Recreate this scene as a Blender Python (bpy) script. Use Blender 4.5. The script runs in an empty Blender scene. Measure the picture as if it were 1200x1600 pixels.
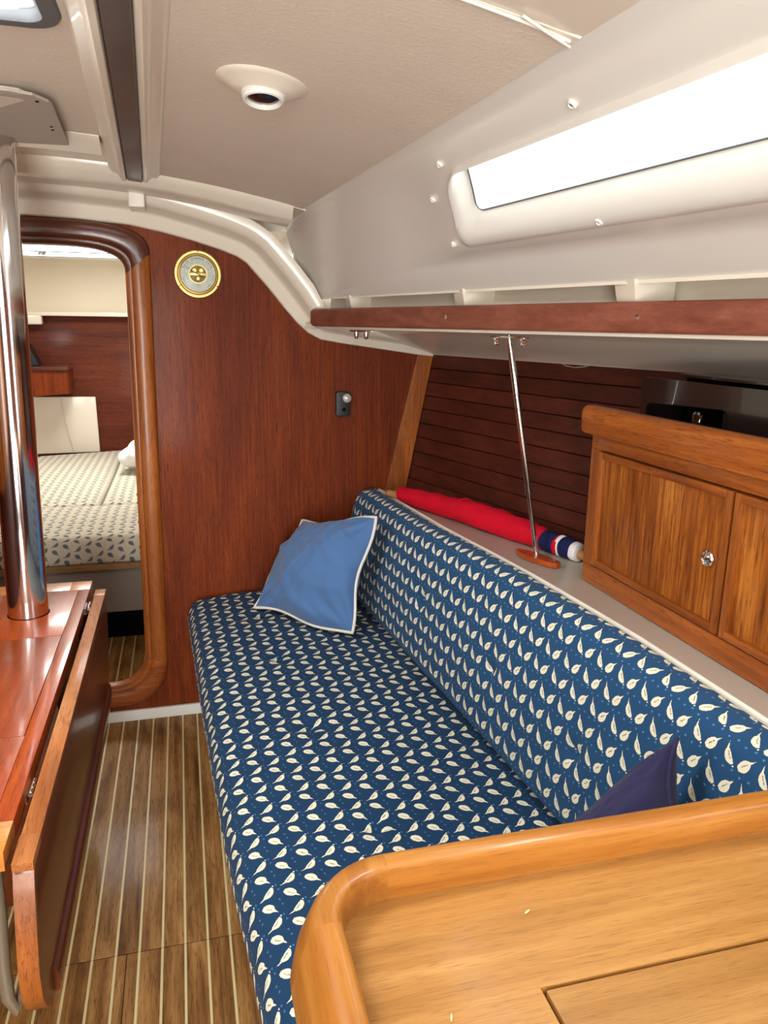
import bpy, bmesh, math, random
from mathutils import Vector, Matrix
from mathutils.geometry import tessellate_polygon
random.seed(7)
PI = math.pi
H = 1.45                      # eye height over the cabin sole; all z below are relative to the eye
C = bpy.context.scene.collection
scn = bpy.context.scene

# ------------------------------------------------------------------ camera
M = ((0.967, -0.049, 0.249), (-0.254, -0.235, 0.938), (0.013, -0.971, -0.240))
right = Vector((M[0][0], M[1][0], M[2][0])).normalized()
fwd = Vector((M[0][2], M[1][2], M[2][2])).normalized()
up = right.cross(fwd).normalized()
right = fwd.cross(up)
cam_d = bpy.data.cameras.new('camera')
cam_d.sensor_fit = 'VERTICAL'; cam_d.sensor_height = 32; cam_d.lens = 1190/1600*32
cam_d.clip_start = 0.02
cam = bpy.data.objects.new('camera', cam_d); C.objects.link(cam)
cam.matrix_world = Matrix(((right.x, up.x, -fwd.x, 0), (right.y, up.y, -fwd.y, 0),
                           (right.z, up.z, -fwd.z, H), (0, 0, 0, 1)))
scn.camera = cam

# ------------------------------------------------------------------ world, lights, exposure
scn.view_settings.view_transform = 'Standard'; scn.view_settings.look = 'None'
scn.view_settings.gamma = 1; scn.view_settings.use_curve_mapping = False
scn.view_settings.exposure = 0.52
w = bpy.data.worlds.new('overcast_sky'); scn.world = w; w.use_nodes = True
bg = w.node_tree.nodes['Background']
bg.inputs[0].default_value = (0.93, 0.97, 1.0, 1); bg.inputs[1].default_value = 3.2

def area(name, loc, target, sx, sy, power, col):
    d = bpy.data.lights.new(name, 'AREA'); d.shape = 'RECTANGLE'; d.size = sx; d.size_y = sy
    d.energy = power; d.color = col
    o = bpy.data.objects.new(name, d); C.objects.link(o)
    o.location = (loc[0], loc[1], loc[2]+H)
    v = Vector((target[0]-loc[0], target[1]-loc[1], target[2]-loc[2]))
    o.rotation_euler = v.to_track_quat('-Z', 'Y').to_euler()
    return o
# daylight through windows, hatches and companionway
area('companionway_light', (-.35, -1.31, -.38), (-.1, 1.4, .30), .75, 1.35, 48, (.98, .99, .94))  # unseen opening astern, set low and aimed up to brighten the ceiling
area('starboard_window_light', (.80, .85, .42), (-.3, 1.2, -.8), 1.1, .22, 10, (.95, .98, 1))
area('port_window_light', (-1.55, .9, .42), (.9, 1.6, -.5), 1.1, .22, 34, (.95, .98, 1))
area('hatch_light', (-.41, 1.0, .50), (.1, 1.3, -1), .42, .42, 13, (.97, .98, 1))
area('fore_hatch_light', (-.42, 4.5, .43), (-.42, 4.4, -1), .5, .5, 15, (1, .97, .92))

# ------------------------------------------------------------------ node expression helper
class NB:
    def __init__(s, name):
        s.mat = bpy.data.materials.new(name); s.mat.use_nodes = True
        s.nt = s.mat.node_tree; s.n = s.nt.nodes
        s.bsdf = s.n['Principled BSDF']
    def node(s, t, **kw):
        n = s.n.new(t)
        for k, v in kw.items(): setattr(n, k, v)
        return n
    def link(s, a, b): s.nt.links.new(a, b)
    def m(s, op, *a):
        n = s.n.new('ShaderNodeMath'); n.operation = op
        for i, x in enumerate(a):
            if isinstance(x, (int, float)): n.inputs[i].default_value = x
            else: s.link(x.s if isinstance(x, E) else x, n.inputs[i])
        return E(s, n.outputs[0])
    def mix(s, f, a, b):
        n = s.n.new('ShaderNodeMix'); n.data_type = 'RGBA'
        for i, x in ((0, f), (6, a), (7, b)):
            if isinstance(x, E): s.link(x.s, n.inputs[i])
            elif isinstance(x, (tuple, list)): n.inputs[i].default_value = (*x, 1)
            elif isinstance(x, (int, float)): n.inputs[i].default_value = x
            else: s.link(x, n.inputs[i])
        return n.outputs[2]
    def set(s, k, v):
        i = s.bsdf.inputs[k]
        if isinstance(v, E): s.link(v.s, i)
        elif isinstance(v, (int, float)): i.default_value = v
        elif isinstance(v, (tuple, list)): i.default_value = (*v, 1)
        else: s.link(v, i)
    def bump(s, h, strength, dist=.001):
        b = s.node('ShaderNodeBump'); b.inputs['Strength'].default_value = strength
        b.inputs['Distance'].default_value = dist
        s.link(h.s if isinstance(h, E) else h, b.inputs['Height']); s.link(b.outputs[0], s.bsdf.inputs['Normal'])
class E:
    def __init__(s, b, sock): s.b = b; s.s = sock
    def __add__(s, o): return s.b.m('ADD', s, o)
    __radd__ = __add__
    def __sub__(s, o): return s.b.m('SUBTRACT', s, o)
    def __rsub__(s, o): return s.b.m('SUBTRACT', o, s)
    def __mul__(s, o): return s.b.m('MULTIPLY', s, o)
    __rmul__ = __mul__
    def __truediv__(s, o): return s.b.m('DIVIDE', s, o)
    def lt(s, o): return s.b.m('LESS_THAN', s, o)
    def gt(s, o): return s.b.m('GREATER_THAN', s, o)
    def abs(s): return s.b.m('ABSOLUTE', s)
    def floor(s): return s.b.m('FLOOR', s)
    def frac(s): return s.b.m('FRACT', s)
    def pow(s, o): return s.b.m('POWER', s, o)
    def mx(s, o): return s.b.m('MAXIMUM', s, o)
    def mn(s, o): return s.b.m('MINIMUM', s, o)

def rgb(r, g, b):
    f = lambda c: (c/255/12.92) if c/255 <= .04045 else ((c/255+.055)/1.055)**2.4
    return (f(r), f(g), f(b))

def noise(b, vec, scale, detail=3, rough=.5, dist=0):
    n = b.node('ShaderNodeTexNoise'); n.inputs['Scale'].default_value = scale
    n.inputs['Detail'].default_value = detail; n.inputs['Roughness'].default_value = rough
    n.inputs['Distortion'].default_value = dist
    b.link(vec, n.inputs['Vector']); return E(b, n.outputs[0])

def wood(name, dark, mid, light, axis='Z', rough=.3, coat=.35, fine=1.0, broad=1.0, streak=1.0, bumps=.15, pore=4.0):
    """varnished timber: fine pores, ribbon streaks and slow tone drift running along one axis"""
    b = NB(name)
    tc = b.node('ShaderNodeTexCoord'); oi = b.node('ShaderNodeObjectInfo')
    off = b.node('ShaderNodeVectorMath', operation='SCALE'); off.inputs[0].default_value = (7.3, 4.1, 9.7)
    b.link(oi.outputs['Random'], off.inputs['Scale'])
    add = b.node('ShaderNodeVectorMath', operation='ADD')
    b.link(tc.outputs['Object'], add.inputs[0]); b.link(off.outputs[0], add.inputs[1])
    def mp(sc, st=.035):
        m = b.node('ShaderNodeMapping'); b.link(add.outputs[0], m.inputs[0])
        i = 'XYZ'.index(axis); v = [sc, sc, sc]; v[i] = sc*st; m.inputs['Scale'].default_value = v
        return m.outputs[0]
    s1 = noise(b, mp(55*streak), 1, 3, .6, .4)
    s2 = noise(b, mp(420*fine, .07), 1, 2, .6)
    m3 = b.node('ShaderNodeMapping'); b.link(add.outputs[0], m3.inputs[0])
    i = 'XYZ'.index(axis); v = [9*broad]*3; v[i] = 1.8*broad; m3.inputs['Scale'].default_value = v
    s3 = noise(b, m3.outputs[0], 1, 2, .5, 1.2)
    f = s1*.55 + s3*.45
    cr = b.node('ShaderNodeValToRGB'); b.link(f.s, cr.inputs[0])
    el = cr.color_ramp.elements
    el[0].position = .33; el[0].color = (*dark, 1); el[1].position = .68; el[1].color = (*light, 1)
    e = el.new(.5); e.color = (*mid, 1)
    pores = b.m('MULTIPLY', (s2 - .53).mx(0), pore).mn(.75)
    tone = b.node('ShaderNodeHueSaturation'); b.link(cr.outputs[0], tone.inputs['Color'])
    val = b.m('MULTIPLY_ADD', oi.outputs['Random'], .22, .89)
    b.link(val.s, tone.inputs['Value'])
    col = b.mix(pores, tone.outputs[0], tuple(c*.5 for c in dark))
    b.set('Base Color', col); b.set('Roughness', rough + s1*.12)
    b.set('Coat Weight', coat); b.set('Coat Roughness', .12); b.set('Specular IOR Level', .35 if coat > .1 else .16)
    b.bump(s2, bumps, .0006)
    return b.mat

def plain(name, col, rough=.5, metal=0, coat=0, bump=0, bscale=300, spec=.5, trans=0, sheen=0):
    b = NB(name)
    tc = b.node('ShaderNodeTexCoord')
    n = noise(b, tc.outputs['Object'], bscale, 3)
    n2 = noise(b, tc.outputs['Object'], 6, 2)
    b.set('Base Color', b.mix(n2*.25, col, tuple(c*.8 for c in col)))
    b.set('Roughness', rough); b.set('Metallic', metal); b.set('Coat Weight', coat)
    b.set('Specular IOR Level', spec)
    if trans: b.set('Transmission Weight', trans)
    if sheen: b.set('Sheen Weight', sheen)
    if bump: b.bump(n, bump, .001)
    return b.mat

def birds(name, ground, bird, speck, ink, scale=1.0, sheen=.15, shift=.333, back=False):
    """printed cloth: two partridge motifs alternating on a skewed lattice, UV in metres"""
    b = NB(name)
    uv = b.node('ShaderNodeUVMap'); uv.uv_map = 'UVMap'
    tcn = uv.outputs[0]
    sep = b.node('ShaderNodeSeparateXYZ'); b.link(tcn, sep.inputs[0])
    wob = noise(b, tcn, 350, 2); wob2 = noise(b, tcn, 1100, 2)
    U = E(b, sep.outputs[0])*(1/(.0435*scale)); V = E(b, sep.outputs[1])*(1/(.071*scale))
    row = U.floor(); fu = U.frac() - .5
    fv = (V + row*(-shift)).frac()
    isB = fv.gt(.5)
    x = fu*.0435
    y = (fv - .25 - isB*.5)*.071
    c, s = .76, .65
    if back: sx = E(b, (isB*0 + 1).s); sy = isB*2 - 1
    else: sx = 1 - isB*2; sy = isB*0 + 1
    p = sx*x*c + sy*y*s
    q = sx*x*s - sy*y*c
    if back: q = q*(1 - isB*2)
    q = q*(1 - isB*2) + (p*p)*(10.0)*(1 - isB*.9) - .0010
    L = .0375 + isB*(-.0045)
    tn = (p/L + .5)
    inside = tn.gt(0.01)*tn.lt(.99)
    t_ = tn.mx(.001).mn(.999)
    el = (t_ - .64)/.36
    prof = ((1 - el*el).mx(0).pow(.5)).mx((t_*.95).mn(.46))
    W = .0058 + isB*.0027
    asym = 1 + (q.gt(0)*.45 - q.lt(0)*.3)*(1 - isB*.6)
    wd = prof*W*asym + (wob - .5)*.0028
    aq = q.abs()
    body = inside*aq.lt(wd)
    halo = inside*aq.lt(wd + .0011 + (wob2-.5)*.004)*q.gt(0)
    # dark drawing on the wing
    mark = (aq - .0004 + (wob - .5)*.005).abs().lt(.00045)*tn.gt(.42)*tn.lt(.78)
    # berry in front of the slim bird, legs of the fat one
    bx = p - L*.5 - .0032; by = q - .001
    berry = (bx*bx + by*by).lt(.0000026)*(1 - isB)
    lx = p - .006; ly = q - .0068
    legs = (lx*lx*1.0 + ly*ly*.3).lt(.0000012)*isB
    dx = ((V + row*(-shift) + .25 + .0)*2).frac() - .5
    du = (U + .0).frac(); du = (du + .5).frac() - .5
    sp = ((dx*.0355)*(dx*.0355) + (du*.0435)*(du*.0435)*.5).lt(.0000052 + (wob2-.5)*.000026)
    weave = noise(b, tcn, 2600, 1)
    slow = noise(b, tcn, 9, 2)
    g = b.mix(slow*.5, ground, tuple(v*1.35 for v in ground))
    col = b.mix(sp*.8, g, speck)
    col = b.mix(halo*.75, col, ink)
    m_all = body.mx(berry).mx(legs)
    col = b.mix(m_all, col, bird)
    col = b.mix(mark*body*.85, col, ink)
    b.set('Base Color', col); b.set('Roughness', .88); b.set('Specular IOR Level', .2)
    b.set('Sheen Weight', sheen)
    b.bump(weave, .3, .0006)
    return b.mat

MAT = {}
MAT['bulkhead'] = wood('bulkhead_mahogany', rgb(84, 30, 7), rgb(108, 42, 10), rgb(130, 58, 16), 'Z', .5, .04, streak=2.2, broad=.7)
MAT['frame_dark'] = wood('dark_varnished_frame', rgb(70, 32, 22), rgb(92, 44, 28), rgb(112, 56, 34), 'X', .25, .5)
MAT['teak_v'] = wood('teak_upright_grain', rgb(114, 56, 18), rgb(148, 80, 28), rgb(176, 102, 42), 'Z', .34, .18)
MAT['teak_x'] = wood('teak_cross_grain', rgb(114, 54, 18), rgb(146, 76, 28), rgb(174, 98, 42), 'X', .34, .2)
MAT['teak_y'] = wood('teak_long_grain', rgb(118, 56, 18), rgb(152, 80, 26), rgb(182, 104, 40), 'Y', .34, .2)
MAT['ribbon'] = wood('ribbon_teak_panel', rgb(88, 40, 8), rgb(150, 80, 20), rgb(206, 128, 48), 'Z', .36, .15, streak=1.9, fine=.8)
MAT['lining'] = wood('hull_lining_mahogany', rgb(58, 22, 14), rgb(78, 30, 18), rgb(98, 40, 24), 'Y', .42, .12)
MAT['fid'] = wood('red_mahogany_rail', rgb(106, 58, 44), rgb(124, 70, 54), rgb(142, 86, 68), 'Y', .38, .1, pore=1.5)
MAT['beam'] = wood('dark_beam', rgb(56, 34, 30), rgb(70, 44, 40), rgb(84, 54, 48), 'Y', .35, .2)
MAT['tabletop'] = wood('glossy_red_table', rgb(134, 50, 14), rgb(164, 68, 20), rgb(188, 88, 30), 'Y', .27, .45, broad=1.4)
MAT['table_x'] = wood('glossy_orange_strip', rgb(186, 110, 44), rgb(208, 130, 56), rgb(224, 150, 74), 'X', .25, .5)
MAT['leaf_edge'] = wood('worn_leaf_edge', rgb(140, 78, 36), rgb(176, 108, 58), rgb(200, 138, 86), 'Y', .45, .1, streak=.7)
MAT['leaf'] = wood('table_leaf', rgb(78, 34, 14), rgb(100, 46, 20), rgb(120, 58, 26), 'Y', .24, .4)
MAT['nav'] = wood('golden_chart_table', rgb(142, 94, 42), rgb(166, 116, 58), rgb(186, 137, 76), 'X', .34, .2, fine=1.3, streak=1.3, bumps=.3, pore=2.2)
MAT['nav_rim'] = wood('golden_rim', rgb(144, 84, 30), rgb(166, 106, 42), rgb(186, 128, 60), 'X', .3, .35, bumps=.1, pore=1.8)
MAT['nav_rim_y'] = wood('golden_rim_long', rgb(144, 84, 30), rgb(166, 106, 42), rgb(186, 128, 60), 'Y', .3, .35, bumps=.1, pore=1.8)
MAT['floor'] = wood('sole_plank', rgb(84, 52, 24), rgb(146, 102, 54), rgb(186, 142, 86), 'Y', .5, .05, streak=.8, broad=1.6, bumps=.2)
MAT['holly'] = plain('holly_strip', rgb(222, 204, 150), .45)
MAT['gel'] = plain('cream_gelcoat', rgb(232, 221, 204), .28, coat=.2)
MAT['ledge'] = plain('ledge_gelcoat', rgb(246, 238, 222), .25, coat=.2)
MAT['shade_panel'] = plain('shaded_panel_grey', rgb(128, 117, 104), .5)  # cream panel under the berth, its shade put into the grey
MAT['gelwhite'] = plain('white_gelcoat', rgb(232, 228, 220), .25, coat=.2)
MAT['plate'] = plain('grey_cream_plate', rgb(178, 166, 154), .5)
MAT['steel'] = plain('polished_steel', (.72, .70, .68), .13, metal=1)
MAT['post'] = plain('polished_post', (.78, .76, .74), .10, metal=1)
MAT['chrome'] = plain('chrome', (.85, .85, .85), .08, metal=1)
MAT['brass'] = plain('polished_brass', (.62, .41, .14), .38, metal=1)
MAT['bronze'] = plain('aged_movement_brass', rgb(128, 98, 48), .5, metal=.5)
MAT['dial'] = plain('dial_paper', rgb(226, 224, 212), .7, spec=.1)
MAT['print'] = plain('black_print', rgb(30, 30, 30), .6)
MAT['printgrey'] = plain('grey_print', rgb(110, 110, 104), .6)
MAT['black'] = plain('black_plastic', rgb(16, 17, 20), .4)
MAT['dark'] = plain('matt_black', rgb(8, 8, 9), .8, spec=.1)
MAT['smoke'] = plain('smoked_acrylic', rgb(34, 27, 27), .16, coat=.4)
MAT['rubber'] = plain('grey_gasket', rgb(96, 96, 98), .6)
MAT['blue'] = plain('cornflower_cloth', rgb(78, 112, 160), .85, bump=.35, bscale=900, spec=.2, sheen=.2)
MAT['navy'] = plain('navy_cloth', rgb(44, 42, 76), .85, bump=.35, bscale=900, spec=.2, sheen=.1)
MAT['piping'] = plain('white_piping', rgb(226, 220, 208), .8)
MAT['red'] = plain('red_bunting', rgb(206, 10, 40), .85, bump=.4, bscale=700, spec=.2)
MAT['flagblue'] = plain('dark_blue_bunting', rgb(26, 30, 72), .85, bump=.3, bscale=700, spec=.2)
MAT['flagwhite'] = plain('white_bunting', rgb(228, 224, 222), .85, bump=.3, bscale=700)
MAT['staff'] = wood('ash_staff', rgb(150, 100, 56), rgb(180, 126, 76), rgb(200, 150, 98), 'Y', .4, .2)
MAT['sheet'] = plain('white_cotton', rgb(238, 238, 240), .9)
MAT['hose'] = plain('brown_laminate', rgb(120, 104, 84), .4, bump=.3, bscale=60)
MAT['ply'] = wood('plywood_edge', rgb(110, 84, 52), rgb(150, 118, 78), rgb(184, 152, 106), 'X', .6, 0)
MAT['sofa_cloth'] = birds('blue_bird_cloth', rgb(18, 52, 84), rgb(226, 220, 194), rgb(76, 120, 166), rgb(34, 40, 40), sheen=.04)
MAT['back_cloth'] = birds('blue_bird_cloth_across_lit', rgb(30, 70, 106), rgb(230, 224, 198), rgb(100, 146, 192), rgb(40, 46, 44), sheen=.06, shift=.25, back=True)  # same cloth as the seat, toned lighter for light on the backrest
MAT['berth_cloth'] = birds('cream_bird_cloth', rgb(206, 198, 176), rgb(112, 122, 132), rgb(188, 182, 164), rgb(70, 78, 88))

def vinyl():
    b = NB('headliner_vinyl'); tc = b.node('ShaderNodeTexCoord')
    m = b.node('ShaderNodeMapping'); b.link(tc.outputs['Object'], m.inputs[0]); m.inputs['Scale'].default_value = (26, 90, 26)
    m.inputs['Rotation'].default_value = (0, 0, .25)
    n = noise(b, m.outputs[0], 1, 5, .65, 2.2)
    n2 = noise(b, tc.outputs['Object'], 5, 3)
    b.set('Base Color', b.mix(n2, rgb(234, 222, 206), rgb(224, 210, 193))); b.set('Roughness', .55)
    b.bump((n - .5).abs(), .55, .004)
    return b.mat
MAT['vinyl'] = vinyl()
def glass(name='window_pane', f0=.03, f1=.5):
    b = NB(name); nt = b.nt
    tr = b.node('ShaderNodeBsdfTransparent'); tr.inputs[0].default_value = (.96, .98, .98, 1)
    gl = b.node('ShaderNodeBsdfGlossy'); gl.inputs['Roughness'].default_value = .05
    lw = b.node('ShaderNodeLayerWeight'); lw.inputs[0].default_value = .5
    fr = b.node('ShaderNodeMath', operation='MULTIPLY_ADD'); pw = b.node('ShaderNodeMath', operation='POWER'); pw.inputs[1].default_value = 5
    b.link(lw.outputs['Facing'], pw.inputs[0]); b.link(pw.outputs[0], fr.inputs[0]); fr.inputs[1].default_value = f1; fr.inputs[2].default_value = f0
    mx = b.node('ShaderNodeMixShader'); out = b.n['Material Output']
    nt.links.new(fr.outputs[0], mx.inputs[0]); nt.links.new(tr.outputs[0], mx.inputs[1]); nt.links.new(gl.outputs[0], mx.inputs[2])
    nt.links.new(mx.outputs[0], out.inputs[0]); return b.mat
MAT['glass'] = glass(); MAT['clear'] = glass('dial_cover', .004, .3)

# ------------------------------------------------------------------ mesh helpers
def mesh(name, vs, fs, mat, parent=None, smooth=True, uv=None, angle=40, fixn=True):
    me = bpy.data.meshes.new(name)
    me.from_pydata([(v[0], v[1], v[2]+H) for v in vs], [], [tuple(f) for f in fs])
    if uv is not None:
        l = me.uv_layers.new(name='UVMap')
        for lp in me.loops: l.data[lp.index].uv = uv[lp.vertex_index]
    if fixn:
        bm = bmesh.new(); bm.from_mesh(me); bmesh.ops.recalc_face_normals(bm, faces=bm.faces); bm.to_mesh(me); bm.free()
    me.materials.append(MAT[mat] if isinstance(mat, str) else mat)
    if smooth: me.shade_smooth(); me.set_sharp_from_angle(angle=math.radians(angle))
    o = bpy.data.objects.new(name, me); C.objects.link(o)
    if parent: attach(o, parent)
    return o
def attach(o, parent):
    o.parent = parent
    p = Vector((0, 0, 0)); q = parent
    while q: p += Vector(q.location); q = q.parent
    o.location = Vector(o.location) - p
def thing(name, label, cat, loc, group=None):
    o = bpy.data.objects.new(name, None); C.objects.link(o); o.empty_display_size = .05
    o.location = (loc[0], loc[1], loc[2]+H); o['label'] = label; o['category'] = cat
    if group: o['group'] = group
    return o
def tag(o, label, cat, group=None):
    o['label'] = label; o['category'] = cat
    if group: o['group'] = group
    return o
def struct(o, label=None, cat=None):
    o['kind'] = 'structure'
    if label: o['label'] = label
    if cat: o['category'] = cat
    return o
def bm_obj(name, bm, mat, parent=None, smooth=True, angle=35):
    me = bpy.data.meshes.new(name); bm.to_mesh(me); bm.free()
    me.materials.append(MAT[mat] if isinstance(mat, str) else mat)
    if smooth: me.shade_smooth(); me.set_sharp_from_angle(angle=math.radians(angle))
    o = bpy.data.objects.new(name, me); C.objects.link(o)
    if parent: attach(o, parent)
    return o
def hexa(name, p, mat, parent=None, bev=.002, seg=2):
    """eight corners: bottom four (ccw) then top four"""
    bm = bmesh.new(); v = [bm.verts.new((q[0], q[1], q[2]+H)) for q in p]
    for f in ((0, 1, 2, 3), (4, 5, 6, 7), (0, 1, 5, 4), (1, 2, 6, 5), (2, 3, 7, 6), (3, 0, 4, 7)): bm.faces.new([v[i] for i in f])
    bmesh.ops.recalc_face_normals(bm, faces=bm.faces)
    if bev: bmesh.ops.bevel(bm, geom=list(bm.edges), offset=bev, segments=seg, profile=.7, affect='EDGES', clamp_overlap=True)
    return bm_obj(name, bm, mat, parent)
def box(name, x0, x1, y0, y1, z0, z1, mat, parent=None, bev=.002, seg=2):
    return hexa(name, [(x0, y0, z0), (x1, y0, z0), (x1, y1, z0), (x0, y1, z0),
                       (x0, y0, z1), (x1, y0, z1), (x1, y1, z1), (x0, y1, z1)], mat, parent, bev, seg)
def sweep(name, secs, mat, parent=None, closed=True, caps=True, uvf=None, angle=40, loop=False):
    """list of cross sections with the same number of points each"""
    n = len(secs[0]); vs = [p for s in secs for p in s]; fs = []
    m = len(secs)
    for i in range(m if loop else m-1):
        i2 = (i+1) % m
        for j in range(n if closed else n-1):
            k = (j+1) % n
            fs.append((i*n+j, i*n+k, i2*n+k, i2*n+j))
    if caps and closed and not loop: fs += [tuple(range(n)), tuple((m-1)*n+j for j in range(n))]
    return mesh(name, vs, fs, mat, parent, uv=uvf, angle=angle)
def tube(name, pts, r, mat, parent=None, n=10, closed=False, angle=60):
    P = [Vector(p) for p in pts]; secs = []; m = len(P)
    nrm = None
    for i in range(m):
        if closed: d = P[(i+1) % m] - P[i-1]
        else: d = P[min(i+1, m-1)] - P[max(i-1, 0)]
        d.normalize()
        if nrm is None:
            nrm = d.orthogonal().normalized()
        nrm = (nrm - d*nrm.dot(d)).normalized()
        b = d.cross(nrm); rr = r[i] if isinstance(r, (list, tuple)) else r
        secs.append([P[i] + (nrm*math.cos(2*PI*k/n) + b*math.sin(2*PI*k/n))*rr for k in range(n)])
    return sweep(name, secs, mat, parent, loop=closed, angle=angle)
def lathe(name, prof, org, axis, mat, parent=None, n=32, angle=35):
    """profile of (radius, height along axis)"""
    a = Vector(axis).normalized(); u = a.orthogonal().normalized(); v = a.cross(u); o = Vector(org)
    secs = [[o + a*h + (u*math.cos(2*PI*k/n) + v*math.sin(2*PI*k/n))*max(r, 1e-5) for k in range(n)] for r, h in prof]
    ring = prof[0][0] > .001 and prof[-1][0] > .001
    return sweep(name, secs, mat, parent, angle=angle, loop=ring, caps=not ring)
def prism(name, poly, z0, z1, mat, parent=None, bev=.002, plane='XY', seg=2):
    bm = bmesh.new()
    def P(a, b, c): return {'XY': (a, b, c+H), 'YZ': (c, a, b+H), 'XZ': (a, c, b+H)}[plane]
    lo = [bm.verts.new(P(a, b, z0)) for a, b in poly]; hi = [bm.verts.new(P(a, b, z1)) for a, b in poly]
    bm.faces.new(lo); bm.faces.new(hi); n = len(poly)
    for i in range(n): bm.faces.new((lo[i], lo[(i+1) % n], hi[(i+1) % n], hi[i]))
    bmesh.ops.recalc_face_normals(bm, faces=bm.faces)
    if bev:
        es = [e for e in bm.edges if (e.verts[0] in lo) == (e.verts[1] in lo)]
        bmesh.ops.bevel(bm, geom=es, offset=bev, segments=seg, profile=.7, affect='EDGES', clamp_overlap=True)
    return bm_obj(name, bm, mat, parent)
def rrect(x0, x1, y0, y1, r, n=6):
    out = []
    for cx, cy, a0 in ((x1-r, y1-r, 0), (x0+r, y1-r, PI/2), (x0+r, y0+r, PI), (x1-r, y0+r, 1.5*PI)):
        for k in range(n+1): a = a0 + k/n*PI/2; out.append((cx+r*math.cos(a), cy+r*math.sin(a)))
    return out
def holed(name, outer, hole, y0, y1, mat, parent=None):
    """board in the XZ plane between y0 (front) and y1 with one hole"""
    tris = tessellate_polygon([[Vector((a, b, 0)) for a, b in outer], [Vector((a, b, 0)) for a, b in hole]])
    allp = outer + hole; n = len(allp)
    vs = [(a, y0, b) for a, b in allp] + [(a, y1, b) for a, b in allp]
    fs = [tuple(t) for t in tris] + [tuple(n+i for i in t) for t in tris]
    for st, ln in ((0, len(outer)), (len(outer), len(hole))):
        for i in range(ln): a = st+i; b = st+(i+1) % ln; fs.append((a, b, n+b, n+a))
    return mesh(name, vs, fs, mat, parent, angle=30)
def lerp(a, b, t): return a+(b-a)*t
def interp(tab, x):
    tab = sorted(tab)
    if x <= tab[0][0]:
        (x0, y0), (x1, y1) = tab[0], tab[1]
    elif x >= tab[-1][0]:
        (x0, y0), (x1, y1) = tab[-2], tab[-1]
    else:
        for i in range(len(tab)-1):
            if tab[i][0] <= x <= tab[i+1][0]: (x0, y0), (x1, y1) = tab[i], tab[i+1]; break
    return y0+(y1-y0)*(x-x0)/(x1-x0)
def text(name, s, size, mat, parent, M4):
    cu = bpy.data.curves.new(name, 'FONT'); cu.body = s; cu.size = size; cu.extrude = size*.02
    cu.align_x = 'CENTER'; cu.align_y = 'CENTER'
    tmp = bpy.data.objects.new('tmp', cu); C.objects.link(tmp)
    dg = bpy.context.evaluated_depsgraph_get(); me = bpy.data.meshes.new_from_object(tmp.evaluated_get(dg))
    bpy.data.objects.remove(tmp); me.transform(M4); me.materials.clear(); me.materials.append(MAT[mat])
    o = bpy.data.objects.new(name, me); C.objects.link(o); attach(o, parent); return o

BK = 2.73        # forward bulkhead
# ================================================================== FLOOR
fl = struct(box('floor', -1.75, 1.15, -1.3, 3.7, -1.475, -1.4512, 'dark', None, 0))
pitch = .0527; ox = -.0035
plank_me = {}
def plank(x0, x1, y0, y1):
    k = (round(x1-x0, 4), y0, y1)
    if k not in plank_me:
        o = box('plank', 0, x1-x0, y0, y1, -1.4512, -1.4445-.0055, 'floor', fl, .0006, 1); plank_me[k] = o.data
    else:
        o = bpy.data.objects.new('plank', plank_me[k]); C.objects.link(o); attach(o, fl)
    o.location.x += x0
strip_me = {}
def strip(x, y0, y1):
    k = (y0, y1)
    if k not in strip_me:
        o = box('inlay_strip', 0, .0056, y0, y1, -1.4512, -1.4499, 'holly', fl, 0); strip_me[k] = o.data
    else:
        o = bpy.data.objects.new('inlay_strip', strip_me[k]); C.objects.link(o); attach(o, fl)
    o.location.x += x-.0028
for k in range(-32, 8):
    xc = ox + k*pitch
    for y0, y1 in ((.15, 1.5915), (1.5935, BK-.001 if k > -4 or k < -12 else 3.55)):
        if y0 < 1 and abs(k+4) < .5:      # the lift-out board's lengthwise saw cut
            plank(xc+.0028, -.1905, y0, y1); plank(-.189, xc+pitch-.0028, y0, y1)
        else: plank(xc+.0028, xc+pitch-.0028, y0, y1)
        strip(xc, y0, y1)

# ================================================================== FORWARD BULKHEAD AND DOOR
prof = [(-.44, .318), (-.30, .314), (-.14, .302), (-.04, .284), (.058, .261), (.14, .238), (.202, .216), (.235, .195), (.307, .115), (.36, .05), (.404, 0),
        (.44, -.032), (.483, -.055), (.56, -.068), (.815, -.103), (.90, -.115)]
mir = [(-.88-x, z) for x, z in reversed(prof) if x > -.44]
fullprof = mir + prof
outer = [(-1.75, -1.45), (-1.75, -.115)] + fullprof + [(.96, -.12), (.88, -.62), (.88, -1.45)]
outer = [(x, z) for x, z in outer]
# opening: (x, z), arched head, rounded foot; runs clockwise from low inner starboard corner
def door_loop(g=0.0):
    """g grows the loop outwards (0 = clear opening, .075 = outside of the trim)"""
    L = []
    xr = lambda z: -.157 - .0125*(.16-z) + g*(1.02)
    zt = .232 + g*1.03; zb = -1.306 - g*1.05; R = .20 + g*.75; rb = .115+g*.55
    # starboard jamb upwards
    for k in range(9): z = lerp(zb+rb, zt-.085-g*.2, k/8); L.append((xr(z), z))
    # arched head: flattened ellipse quarter
    x1 = xr(zt-.085-g*.2); xm = -.41; zs = zt-.085-g*.2
    for k in range(1, 13):
        a = k/12*PI/2; L.append((xm+(x1-xm)*math.cos(a)**.62, zs+(zt-zs)*math.sin(a)**.75))
    S = L[:]
    # foot
    F = []
    xb = xr(zb+rb)
    for k in range(1, 9):
        a = k/8*PI/2; F.append((xb-rb+rb*math.cos(a), zb+rb-rb*math.sin(a)))
    F.append((-.41, zb-.003))
    full = S + [(-.82-x, z) for x, z in reversed(S[:-1])]
    full += [(-.82-x, z) for x, z in F[:-1]] + [F[-1]] + [(x, z) for x, z in reversed(F[:-1])]
    return full
hole = door_loop(.01)
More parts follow.
